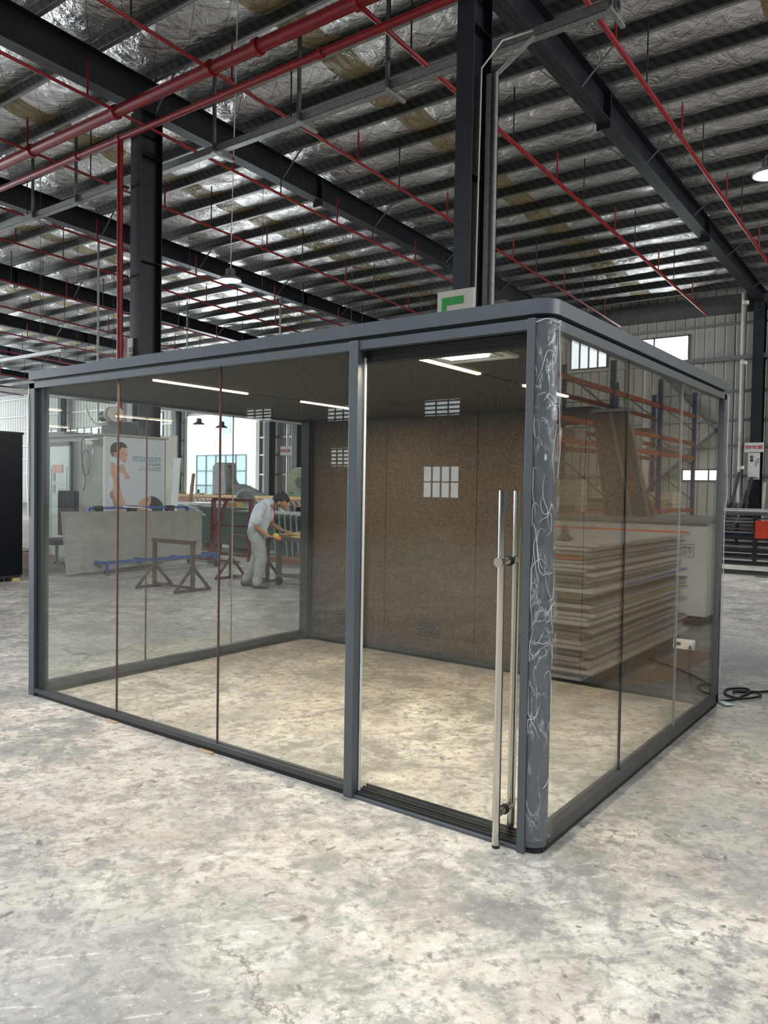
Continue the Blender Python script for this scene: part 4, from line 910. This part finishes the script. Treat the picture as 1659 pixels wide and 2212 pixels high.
tag(MB().box((-13.2, 10.1, 1.04), (-12.8, 10.3, 1.15)).build('yellow_tray', M((.55, .36, .07), .5, 0, .1, name='yellow_plastic')), 'yellow tray on the slab stack left of the maroon rack', 'tray')
random.seed(11)
for i in range(9):
    x = -21.5+i*1.02; r = random.random()
    bb = MB(); bb.box((x, 15.2, 1.24), (x+.14+.2*r, 15.45, 1.28)); bb.tube([(x+.08, 15.3, 1.28), (x+.08, 15.3, 1.34+.12*r)], .05, 10)
    tag(bb.build('bench_clutter', ['darkgrey', 'galv_dark', 'green', 'wood2'][i % 4]), 'small tool on the machine bench, %s from the left' % ordn(i), 'tool', 'small tools on the machine bench')
# sign on the pole
t = thing('area_sign', 'white sign with red characters on a galvanised pole behind the worker', 'sign', (-12.92, 12, 0))
bb = MB(); bb.tube([(-12.92, 12, 0), (-12.92, 12, 3.2)], .035, 10); bb.build('pole', 'galv', t, True)
bb = MB(); bb.box((-13.12, 11.93, 2.38), (-12.76, 11.96, 2.62)); bb.build('panel', 'paper', t)
text('lettering', '型材切割区', .078, M((.6, .03, .05), .5, 0, .05, name='sign_red'), t, (-12.94, 11.925, 2.47), (1, 0, 0), (0, 0, 1), .001, 'CENTER', .002)

# outside the gateway: white building
t = thing('white_building', 'white building with tall gridded windows outside the gateway', 'building', (-54, 48, 0))
wb = M((.95, .95, .94), .7, 0, .02, name='white_render'); bgl = M((.30, .42, .47), .1, .1, .1, .5, name='pale_blue_glazing')
KB = 51.0/43.0
def bx_(x): return round(1.38+(x-1.38)*KB, 2)
bb = MB(); bb.box((-72, 48, 0), (-38, 54, 17)); bb.build('wall', wb, t)
for (x0, x1, z1) in ((-53.4, -51.9, 3.95), (-49.9, -44.0, 4.05), (-42.6, -37.5, 5.0)):
    x0, x1, z1 = bx_(x0), bx_(x1), 1.55+(z1-1.55)*KB
    bb = MB(); bb.box((x0, 47.9, .4), (x1, 48.0, z1)); wn = bb.build('window', bgl, t)
    bb = MB(); n_ = max(1, int((x1-x0)/1.3))
    for k in range(n_+1): x = x0+(x1-x0)*k/n_; bb.box((x-.05, 47.82, .4), (x+.05, 47.9, z1))
    for z in (.4, 1.6, 3.0, z1): bb.box((x0, 47.82, z-.05), (x1, 47.9, z+.05))
    bb.build('glazing_bars', M((.10, .13, .15), .4, .2, .1, name='window_bar'), wn)
bb = MB(); bb.box((bx_(-46.9), 47.9, 6.6), (bx_(-45.9), 48, 10)); bb.build('window', bgl, t)
t = thing('yard_fence', 'low railing with white posts in the yard outside the gateway', 'fence', (-49, 39, 0))
bb = MB()
for k in range(80): x = -56+k*.22; bb.box((x-.015, 38.99, .2), (x+.015, 39.01, 1.6))
bb.box((-56, 38.98, 1.55), (-38.4, 39.02, 1.6)); bb.box((-56, 38.98, .2), (-38.4, 39.02, .25)); bb.build('railing', M((.06, .07, .07), .5, .2, .1, name='grey_railing'), t)
for x in (-54.5, -50.2, -46, -41.8): bb = MB(); bb.box((x-.35, 38.85, 0), (x+.35, 39.15, 1.75)); bb.build('post', 'white', t)

# right side: downpipe, camera, signs
t = thing('downpipe', 'cream rainwater downpipe on the far wall near the right edge', 'pipe', (-5.507, 29.45, 0))
bb = MB(); bb.tube([(-5.507, 29.45, 0), (-5.545, 29.45, 9.295)], .105, 14); bb.build('pipe', 'offwhite', t, True)
for z in (2.301, 5.45, 7.247): bb = MB(); bb.tube([(-4.0, 22.35, z), (-4.0, 22.35, z+.1)], .095, 14); bb.build('collar', 'offwhite', t, True)
t = thing('downpipe', 'pale downpipe on the wall beyond the right edge, seen mirrored in the side glass', 'pipe', (9.085, 29.2, 0))
bb = MB(); bb.tube([(9.085, 29.2, 0), (9.085, 29.2, 9.295)], .125, 14); bb.build('pipe', 'offwhite', t, True)
t = thing('bullet_camera', 'small white bullet security camera on the far wall left of the downpipe', 'camera', (-6.301, 29.386, 3.407))
bb = MB(); bb.beam((-6.467, 29.322, 3.625), (-6.173, 29.13, 3.714), .11, .12); bb.build('housing', 'white', t, bevel=.01)
bb = MB(); bb.tube([(-6.275, 29.68, 3.45), (-6.275, 29.45, 3.47), (-6.275, 29.25, 3.62)], .03, 8); bb.build('mount', 'white', t, True)
rd = M((.6, .03, .05), .5, 0, .05, name='sign_red')
t = thing('area_sign', 'white sign with five red characters on the wall pillar at the right edge', 'sign', (-4.957, 29.066, 3.151))
bb = MB(); bb.box((-5.302, 29.053, 3.151), (-4.637, 29.092, 3.509)); bb.build('panel', 'paper', t)
text('lettering', '型材切割区', .147, rd, t, (-4.969, 29.047, 3.279), (1, 0, 0), (0, 0, 1), .001, 'CENTER', .003, .85)
t = thing('notice_board', 'tall white notice board with black characters under the red sign', 'sign', (-4.995, 29.066, 2.127))
bb = MB(); bb.box((-5.174, 29.053, 2.114), (-4.765, 29.092, 3.125)); bb.build('panel', 'paper', t)
bb = MB(); bb.box((-5.161, 29.047, 2.165), (-4.816, 29.053, 2.191)); bb.build('rule', 'black', t)
text('lettering', '检\n查', .128, 'black', t, (-5.11, 29.047, 2.921), (1, 0, 0), (0, 0, 1), .001, 'LEFT', .003)
text('lettering', '产\n品\n质\n量\n检\n验', .045, 'black', t, (-4.918, 29.047, 2.831), (1, 0, 0), (0, 0, 1)); text('lettering', '确\n保\n品\n质\n第\n一', .045, 'black', t, (-4.841, 29.047, 2.895), (1, 0, 0), (0, 0, 1))
bb = MB(); bb.box((-9.347, 29.258, 6.735), (3.453, 29.412, 6.889)); tag(bb.build('air_duct', 'galv'), 'pale horizontal trunking high on the far wall below the window', 'trunking')
bb = MB(); bb.beam((-8.835, 29.258, 6.812), (-7.043, 26.698, 6.223), .12, .05); tag(bb.build('light_bar', 'galv'), 'short bar slanting off the wall trunking', 'bar')
for (p, q, nm) in (((9.341, 29.514, 7.247), (6.397, 29.514, 4.047), 'steel brace of the wall cross, upper left arm'), ((6.397, 29.514, 4.047), (3.709, 29.514, 6.735), 'steel brace of the wall cross, upper right arm'), ((6.397, 29.514, 4.047), (9.085, 29.514, 1.615), 'steel brace of the wall cross, lower left arm'), ((6.397, 29.514, 4.047), (4.221, 29.514, 1.615), 'steel brace of the wall cross, lower right arm')):
    tag(MB().beam(p, q, .08, .14).build('wall_brace', 'galv_dark'), nm, 'brace', 'cross braces on the far wall')
tag(MB().box((-8.835, 27.6, 0), (-5.98, 29.2, 1.257)).build('white_bench_box', 'white'), 'white chest below the far wall beside the carts', 'chest')
for i, (x, w_, h, mt_, nm) in enumerate(((-5.55, .15, 2.4, 'black', 'black profile leaning on the wall pillar, left one'), (-5.3, .1, 1.7, 'galv', 'pale profile leaning on the wall pillar'), (-5.1, .14, 2.2, 'rubber', 'black profile leaning on the wall pillar, right one'), (-4.55, .08, 2.0, 'offwhite', 'pale strip leaning right of the wall pillar'))):
    bb = MB(); bb.beam((x-.3 if i < 3 else x, 28.6, 0), (x+.1 if i < 3 else x, 29.0, h), w_, .05); tag(bb.build('leaning_profile', mt_), nm, 'profile', 'profiles leaning on the wall pillar')

# carts of black steel frames
def cart(ox, oy, label, red=False):
    t = thing('steel_cart', label, 'cart', (ox, oy, 0), 'black steel carts')
    x0, x1, y0, y1 = ox-1.6, ox+1.7, oy-.4, oy+.5
    for i, z in enumerate((.2, .42, .68, 1.14)):
        bb = MB(); bb.box((x0, y0, z), (x1, y0+.05, z+.06)); bb.box((x0, y1-.05, z), (x1, y1, z+.06))
        for x in (x0, x0+1.1, x0+2.2, x1-.05): bb.box((x, y0+.05, z), (x+.05, y1-.05, z+.05))
        bb.build('deck_frame', 'black' if i < 3 else 'galv_dark', t)
    bb = MB(); bb.box((x0, y0, 1.2), (x1, y1, 1.225)); bb.build('top_panel', 'galv', t)
    for x in (x0+.05, ox-.62, ox+.1, x1-.1):
        bb = MB(); bb.box((x, y0-.02, .2), (x+.07, y0+.03, 1.15)); bb.build('post', 'black', t)
    for x in (x0+.2, ox-.25, ox+.5, x1-.4):
        bb = MB(); bb.box((x, y0+.1, .46), (x+.045, y0+.16, .98)); bb.build('peg', 'black', t)
    for x in (ox-.6, x1-.2, x0+.2):
        bb = MB(); bb.lathe((x, y0+.05, .06), [(.01, -.018), (.06, -.018), (.06, .018), (.01, .018)], 16, 0); bb.lathe((x+.05, y0+.05, .06), [(.01, -.015), (.06, -.015), (.06, .015), (.01, .015)], 16, 0); bb.build('caster', 'offwhite', t, True)
        bb = MB(); bb.box((x-.03, y0+.0, .12), (x+.08, y0+.1, .2)); bb.build('caster_fork', 'galv', t)
    for i, (z, mt_) in enumerate(((.262, 'white'), (.30, 'galv_dark'), (.482, 'galv'), (.52, 'greybox'), (.742, 'bluesteel'), (.79, 'galv'), (.86, 'galv_dark'), (1.0, 'galv'))):
        bb = MB(); y = y0+.02+.03*(i % 3); bb.box((x0+.1-.05*(i % 2), y, z), (x1-.08, y+.5, z+.03)); o = bb.build('steel_profile_bundle', mt_)
        tag(o, '%s bundle of profiles on the %s, %s layer up' % (('white', 'grey')[i > 0], 'front cart at the right edge' if oy < 15 else 'cart behind it at the right', ordn(i)), 'profiles', 'profile bundles on the carts')
    return t
cart(-1.9, 13.6, 'long black steel cart on casters at the right edge'); cart(-2.3, 15.6, 'black steel cart standing behind the long one at the right')
tag(MB().box((-1.72, 12.95, .72), (-1.5, 13.1, 1.05)).build('orange_panel', M((.7, .06, .02), .5, 0, .1, name='orange_red_paint')), 'orange-red panel on the cart at the right edge', 'panel')

# ================================================================ right of the booth, seen mirrored in the side glass
pan = [M((.62, .60, .55), .5, .1, .1, 4, name='grey_sheet_edge'), M((.46, .46, .46), .5, .1, .1, 4, name='steel_sheet_edge'), M((.70, .67, .60), .7, 0, .12, 4, name='cream_sheet_edge'), M((.26, .25, .24), .7, 0, .1, 4, name='dark_sheet_edge')]
random.seed(5); z = .1
tag(MB().box((.85, 2.8, 0), (2.4, 5.2, .09)).build('timber_pallet', 'darkgrey'), 'dark base under the tall stack of sheets right of the booth', 'pallet')
spec = {27: 'blueedge', 22: 'yellowedge'}
blue_e = M((.10, .16, .50), .5, 0, .1, name='blue_edging'); yel_e = M((.70, .58, .08), .5, 0, .1, name='yellow_edging'); or_e = M((.75, .16, .06), .5, 0, .1, name='orange_edging')
NS = 34
for i in range(NS):
    th = .024 if i % 2 else .030; dx = random.uniform(-.045, .045)+(.05 if i % 5 == 0 else 0); dy = random.uniform(-.05, .04)
    x0 = .80+dx; y0 = 2.62+dy
    bb = MB(); bb.box((x0, y0, z), (x0+1.55, y0+2.5+random.uniform(-.06, .06), z+th-.003))
    mt_ = pan[i % 4 if i % 3 else 0]
    nm = {22: 'blue-edged sheet', 17: 'yellow-edged sheet', 30: 'lower orange-edged sheet', 33: 'orange-stripped sheet'}.get(i, 'grey sheet')
    sh = tag(bb.build('stacked_sheet', mt_), '%s in the tall stack right of the booth, %s from the floor' % (nm, ordn(i)), 'sheet', 'sheets in the tall stack')
    if i in (17, 22, 30, 33):
        e_ = MB()
        if i == 30: e_.box((x0, y0-.006, z), (x0+1.55, y0, z+th-.003))
        elif i == 33: e_.box((x0, y0+2.35, z+th-.003), (x0+1.55, y0+2.45, z+th+.014))
        else: e_.box((x0-.008, y0+.7, z+.004), (x0, y0+2.45, z+th-.008))
        e_ = e_.build('edge_strip', {17: yel_e, 22: blue_e}.get(i, or_e), sh); e_['label'] = 'coloured edge strip'
    z += th+.004
bb = MB(); bb.lathe((1.15, 2.95, z), [(.07, 0), (.06, .02), (.03, .05), (.025, .1), (.005, .12)], 14); tag(bb.build('suction_cup', 'darkgrey', smooth=True), 'dark suction cup lying on top of the tall stack of sheets', 'tool')
t = thing('pale_crate', 'large pale carton with handling symbols behind the stack of sheets', 'crate', (1.6, 7.2, 0))
bb = MB(); bb.box((.9, 6.4, .12), (2.9, 8.6, 1.2)); bb.build('body', 'crate', t)
bb = MB(); bb.box((.86, 6.36, 1.2), (2.94, 8.64, 1.235)); bb.build('lid', 'galv', t)
bb = MB(); bb.box((.95, 6.45, 0), (2.85, 8.5, .12)); bb.build('plinth', 'black', t)
bb = MB()
for k in range(3):
    x = 1.05+k*.17; y = 6.398
    for (a, c) in (((x, .80), (x+.15, .806)), ((x, .95), (x+.15, .956)), ((x, .80), (x+.006, .956)), ((x+.144, .80), (x+.15, .956))): bb.box((a[0], y-.003, a[1]), (c[0], y, c[1]))
    if k == 0: bb.prism([(x+.04, .85), (x+.055, .85), (x+.055, .91), (x+.07, .91), (x+.0475, .935), (x+.025, .91), (x+.04, .91)], 1, y-.003, y); bb.prism([(x+.09, .85), (x+.105, .85), (x+.105, .91), (x+.12, .91), (x+.0975, .935), (x+.075, .91), (x+.09, .91)], 1, y-.003, y)
    if k == 1: bb.prism([(x+.045, .93), (x+.105, .93), (x+.095, .885), (x+.08, .87), (x+.08, .84), (x+.1, .83), (x+.05, .83), (x+.07, .84), (x+.07, .87), (x+.055, .885)], 1, y-.003, y)
    if k == 2: bb.prism([(x+.03, .88), (x+.12, .88), (x+.105, .92), (x+.075, .935), (x+.045, .92)], 1, y-.003, y); bb.box((x+.072, y-.003, .83), (x+.078, y, .88))
bb.build('handling_symbols', 'darkgrey', t)
tag(MB().prism([(.68, 3.4), (.48, 3.42), (.42, 4.9), (.72, 4.95)], 2, .001, .006).build('cardboard_sheet', 'card'), 'brown cardboard sheet lying on the floor beside the stack of sheets', 'cardboard')
tag(MB().prism([(.60, 2.55), (.80, 2.5), (.78, 2.78), (.62, 2.8)], 2, .001, .005).build('cardboard_sheet', 'card'), 'small piece of cardboard at the near corner of the stack of sheets', 'cardboard')
t = thing('felt_panel', 'tall dark brown felt panel with aluminium edges leaning behind the stack', 'panel', (2.1, 7.0, 0))
bb = MB(); bb.prism([(1.72, 1.24), (2.35, 1.24), (2.55, 2.62), (2.12, 2.62)], 1, 7.0, 7.06); bb.build('felt', 'felt', t)
bb = MB(); bb.prism([(2.0, 2.60), (2.56, 2.60), (2.56, 2.64), (2.0, 2.64)], 1, 6.98, 7.07); bb.beam((1.76, 6.99, 1.24), (2.06, 6.99, 2.62), .02, .03, (0, 1, 0)); bb.beam((2.0, 6.99, 1.24), (2.3, 6.99, 2.62), .02, .03, (0, 1, 0)); bb.build('edge_trim', 'galv', t)
# pallet racking
t = thing('pallet_rack', 'pallet racking with blue uprights and orange beams right of the hall', 'rack', (5.2, 13.5, 0))
for y in (6.6, 9.8, 13.0, 16.2, 19.2):
    for x in (4.5, 5.6):
        bb = MB(); bb.box((x-.05, y-.05, 0), (x+.05, y+.05, 4.3)); bb.build('upright', 'bluesteel', t)
    bb = MB(); 
    for k in range(4): bb.beam((4.5, y, .4+k*.95), (5.6, y, 1.3+k*.95), .03, .03)
    bb.build('frame_brace', 'galv_dark', t)
for x in (4.5, 5.6):
    for z_ in (1.05, 2.45, 2.85, 3.6):
        bb = MB(); bb.box((x-.03, 6.6, z_), (x+.03, 19.2, z_+.10)); bb.build('beam', 'orange', t)
tube_m = M((.62, .60, .42), .5, 0, .12, 6, name='pale_tube_ends')
for bi, (y, z0, nx_, nz_, nm) in enumerate(((8.0, 1.16, 5, 6, 'block of pale square tubes on the rack, nearest'), (11.3, 1.16, 2, 6, 'narrow block of pale square tubes on the rack'), (14.5, 1.16, 4, 5, 'block of pale square tubes on the rack, farther'), (17.2, 1.16, 5, 4, 'block of pale square tubes on the rack, farthest'))):
    bb = MB()
    for i in range(nx_):
        for k in range(nz_):
            yy = y+i*.125; zz = z0+k*.105; bb.box((4.45, yy, zz), (5.5, yy+.115, zz+.095))
    tag(bb.build('tube_bundle', tube_m), nm, 'tubes', 'pale tube bundles on the rack')
random.seed(9)
for i in range(14):
    y = 7+i*.86; zz = (1.16, 2.56, 2.96, 1.16)[i % 4]
    if i % 4 in (0, 3): y += .35
    bb = MB(); bb.box((4.6, y, zz), (5.5, y+.55, zz+.12+.22*random.random())); tag(bb.build('stored_goods', ['galv_dark', 'greybox', 'darkgrey', 'card'][i % 4]), 'wrapped goods on the pallet racking, %s along from the near end' % ordn(i), 'goods', 'goods on the pallet racking')

for i, (x, y, z0, nm) in enumerate(((-21.5, 12, 3.6, 'galvanised drop pole left of the left pillar, above the booth'), (-26.85, 20, 4.6, 'galvanised drop pole right of the left pillar, above the booth'), (-21.05, 20, 4.6, 'galvanised drop pole left of the lit lamp, above the booth'))):
    bb = MB(); bb.tube([(x, y, z0), (x, y, ZR(y)+.1)], .035, 8); tag(bb.build('drop_pole', 'galv', smooth=True), nm, 'pole', 'drop poles hanging from the roof')
# ================================================================ the worker
W0 = Vector((-7.25, 5.40, 0)); F = Vector((.86, .51, 0)).normalized(); T = Vector((-.51, .86, 0)).normalized()
def wp(s, t_, z): return W0+F*s+T*t_+Vector((0, 0, z))
per = thing('person', 'worker in grey short-sleeved shirt and trousers bending over the plank trolley', 'person', W0)
skinm = M((.42, .22, .13), .55, 0, .1, 6, name='skin'); shirt = M((.60, .65, .72), .85, 0, .18, 7, .3, 25, name='grey_shirt'); trou = M((.34, .35, .33), .9, 0, .15, 7, .3, 20, name='grey_trousers')
hair_m = M((.012, .011, .012), .7, 0, .3, 30, .6, 80, name='black_hair'); shoe_m = M((.05, .055, .045), .7, 0, .2, 12, name='dark_canvas')
def capsule(bb, pts, n=14):
    """tapering limb through (s, t, z, radius) stations with rounded ends"""
    P_ = [wp(*p[:3]) for p in pts]; R_ = [p[3] for p in pts]
    out = []; rr = []
    for i in range(len(P_)-1):
        for j in range(5): u = j/5; out.append(P_[i].lerp(P_[i+1], u)); rr.append(R_[i]+(R_[i+1]-R_[i])*u)
    out.append(P_[-1]); rr.append(R_[-1])
    bb.tube(out, 0, n, True, rr); bb.ball(out[0], rr[0], n); bb.ball(out[-1], rr[-1], n)
def remesh(o, vs, sm=6):
    r = o.modifiers.new('remesh', 'REMESH'); r.mode = 'VOXEL'; r.voxel_size = vs; r.use_smooth_shade = True
    s_ = o.modifiers.new('smooth', 'SMOOTH'); s_.iterations = sm; s_.factor = .5
Rz = Matrix((F, T, Vector((0, 0, 1)))).transposed()
def ell(bb, s, t_, z, r, sq, pitch=0, n=20): bb.ball(wp(s, t_, z), r, n, sq, Rz @ Matrix.Rotation(pitch, 3, 'Y'))
bb = MB()
# head, bowed forward: face looks down and ahead
ell(bb, .365, .03, 1.335, .105, (.96, .76, 1.12), math.radians(62))
ell(bb, .405, .03, 1.285, .07, (1.0, .85, 1.0), math.radians(60))                    # jaw and mouth
capsule(bb, [(.455, .03, 1.285, .014), (.47, .03, 1.262, .018)], 8)                    # nose
capsule(bb, [(.42, .03, 1.225, .03), (.40, .03, 1.225, .03)], 8)                      # chin
for q in (-1, 1): ell(bb, .345, .03+q*.082, 1.30, .03, (.8, .35, 1.1), math.radians(50), 10)   # ears
capsule(bb, [(.17, .02, 1.30, .058), (.29, .025, 1.33, .056)])
capsule(bb, [(.02, 0, .95, .13), (.05, 0, 1.08, .13), (.11, .0, 1.21, .13), (.15, .01, 1.28, .085)])
capsule(bb, [(.10, -.16, 1.245, .06), (.10, .18, 1.245, .06)])
# legs
capsule(bb, [(.0, -.09, .84, .09), (.11, -.1, .46, .06), (.04, -.1, .09, .042)])
capsule(bb, [(.0, .09, .84, .09), (-.03, .12, .47, .06), (-.2, .14, .10, .042)])
# near arm (right) holding the plane, far arm resting on the planks
capsule(bb, [(.10, -.20, 1.23, .055), (.05, -.235, .98, .045), (.06, -.225, .93, .044), (.22, -.17, .80, .03)])
capsule(bb, [(.12, .2, 1.22, .052), (.14, .22, 1.0, .044), (.19, .2, .96, .04), (.34, .16, .885, .028)])
# hands: palm, four fingers and a thumb each
def hand(bb, s, t_, z, ds, dt, dz, side, curl):
    d = Vector((ds, dt, dz)).normalized(); lat = Vector((-d.y, d.x, 0)).normalized(); dn = Vector((0, 0, -1))
    c = Vector((s, t_, z))
    def add(pts): capsule(bb, [(*p, r) for p, r in pts], 8)
    for k in range(4): a = c+lat*(.027-.018*k); add([(a, .014), (a+d*.08, .012)])
    for k, ln_ in enumerate((.062, .074, .07, .052)):
        a = c+d*.085+lat*(.03-.0205*k); b_ = a+d*(ln_*.5)+dn*(.012*curl); e = b_+d*(ln_*.4*(1-curl*.6))+dn*(.03*curl+.004)
        add([(a, .0098), (b_, .009), (e, .0078)])
    a = c+d*.02+lat*side*.035; add([(a, .012), (a+d*.035+lat*side*.03+dn*.01*curl, .0105), (a+d*.062+lat*side*.034+dn*.026*curl, .009)])
hand(bb, .36, .155, .875, 1, -.15, -.1, -1, .25)
hand(bb, .24, -.165, .80, 1, .1, -.1, 1, .9)
body = bb.build('body', skinm, per); remesh(body, .0065, 3)
# shirt
bb = MB()
capsule(bb, [(.0, .0, .80, .145), (.01, 0, .92, .15), (.05, 0, 1.07, .155), (.10, .0, 1.20, .145), (.14, .01, 1.27, .10)], 18)
capsule(bb, [(.02, -.08, .84, .12), (.03, .08, .84, .12)], 16)
capsule(bb, [(.10, -.17, 1.235, .082), (.10, .18, 1.235, .08)], 16)
capsule(bb, [(.03, -.06, 1.02, .13), (.04, .07, 1.02, .13)], 16)
capsule(bb, [(.10, -.19, 1.24, .078), (.06, -.235, 1.03, .07)], 16)
capsule(bb, [(.12, .19, 1.23, .075), (.14, .22, 1.05, .066)], 16)
capsule(bb, [(.17, .01, 1.30, .074), (.215, .02, 1.315, .072)], 14)
so = bb.build('shirt', shirt, per); remesh(so, .011, 5)
d_ = so.modifiers.new('folds', 'DISPLACE'); tx = bpy.data.textures.new('fold_noise', 'CLOUDS'); tx.noise_scale = .11; d_.texture = tx; d_.strength = .025; d_.mid_level = .5
# trousers
bb = MB()
capsule(bb, [(.0, -.07, .84, .135), (.0, .07, .84, .135)], 16)
capsule(bb, [(.01, -.09, .80, .118), (.10, -.1, .46, .088), (.035, -.1, .10, .078)], 16)
capsule(bb, [(.0, .09, .80, .118), (-.03, .12, .47, .088), (-.19, .14, .12, .078)], 16)
to = bb.build('trousers', trou, per); remesh(to, .011, 5)
d_ = to.modifiers.new('folds', 'DISPLACE'); d_.texture = tx; d_.strength = .03; d_.mid_level = .5
for s0, t0 in ((.05, -.1), (-.19, .14)):
    bb = MB(); capsule(bb, [(s0-.06, t0, .05, .045), (s0+.04, t0, .05, .046), (s0+.13, t0, .04, .038)], 14); bb.ball(wp(s0, t0, .085), .052, 12); so = bb.build('shoe', shoe_m, per); remesh(so, .01, 3)
    bb = MB(); pts = [wp(s0+.035+.115*math.cos(a), t0+.05*math.sin(a), 0) for a in [i*math.pi/10 for i in range(20)]]; bb.prism([(p.x, p.y) for p in pts], 2, 0.0, .02); bb.build('sole', 'rubber', per)
# hair
bb = MB(); ell(bb, .355, .03, 1.365, .112, (.96, .82, 1.08), math.radians(62)); ell(bb, .31, .03, 1.36, .085, (1, .95, 1), 0); ell(bb, .43, .03, 1.36, .07, (1, .95, .8), .3)
ho = bb.build('hair', hair_m, per); remesh(ho, .009, 2)
bb = MB(); bb.tube(smooth_path([wp(.22, -.05, 1.27), wp(.27, -.02, 1.18), wp(.26, .0, 1.08), wp(.24, .01, 1.0)]), .007, 6); bb.build('red_tie', M((.55, .02, .03), .6, 0, .1, name='red_ribbon'), per, True)
for q in (-1, 1):
    bb = MB(); ell(bb, .452, .03+q*.035, 1.305, .011, (1, 1, 1), 0, 8); bb.build('eye', 'black', per, True)
# the tool in his hand
t = thing('hand_grinder', 'yellow and orange hand tool held by the worker at the plank edge', 'tool', wp(.30, -.16, .78))
bb = MB(); c = wp(.33, -.15, .80); bb.ball(c, .052, 16, (1, .8, 1)); bb.build('housing', M((.62, .55, .06), .5, 0, .1, name='yellow_plastic_housing'), t, True)
bb = MB(); bb.tube([wp(.33, -.17, .79), wp(.40, -.15, .76)], .03, 12); bb.build('nose', M((.75, .22, .05), .5, 0, .1, name='orange_plastic'), t, True)
bb = MB(); bb.tube([wp(.25, -.165, .785), wp(.33, -.16, .79)], .02, 12); bb.build('grip', 'black', t, True)
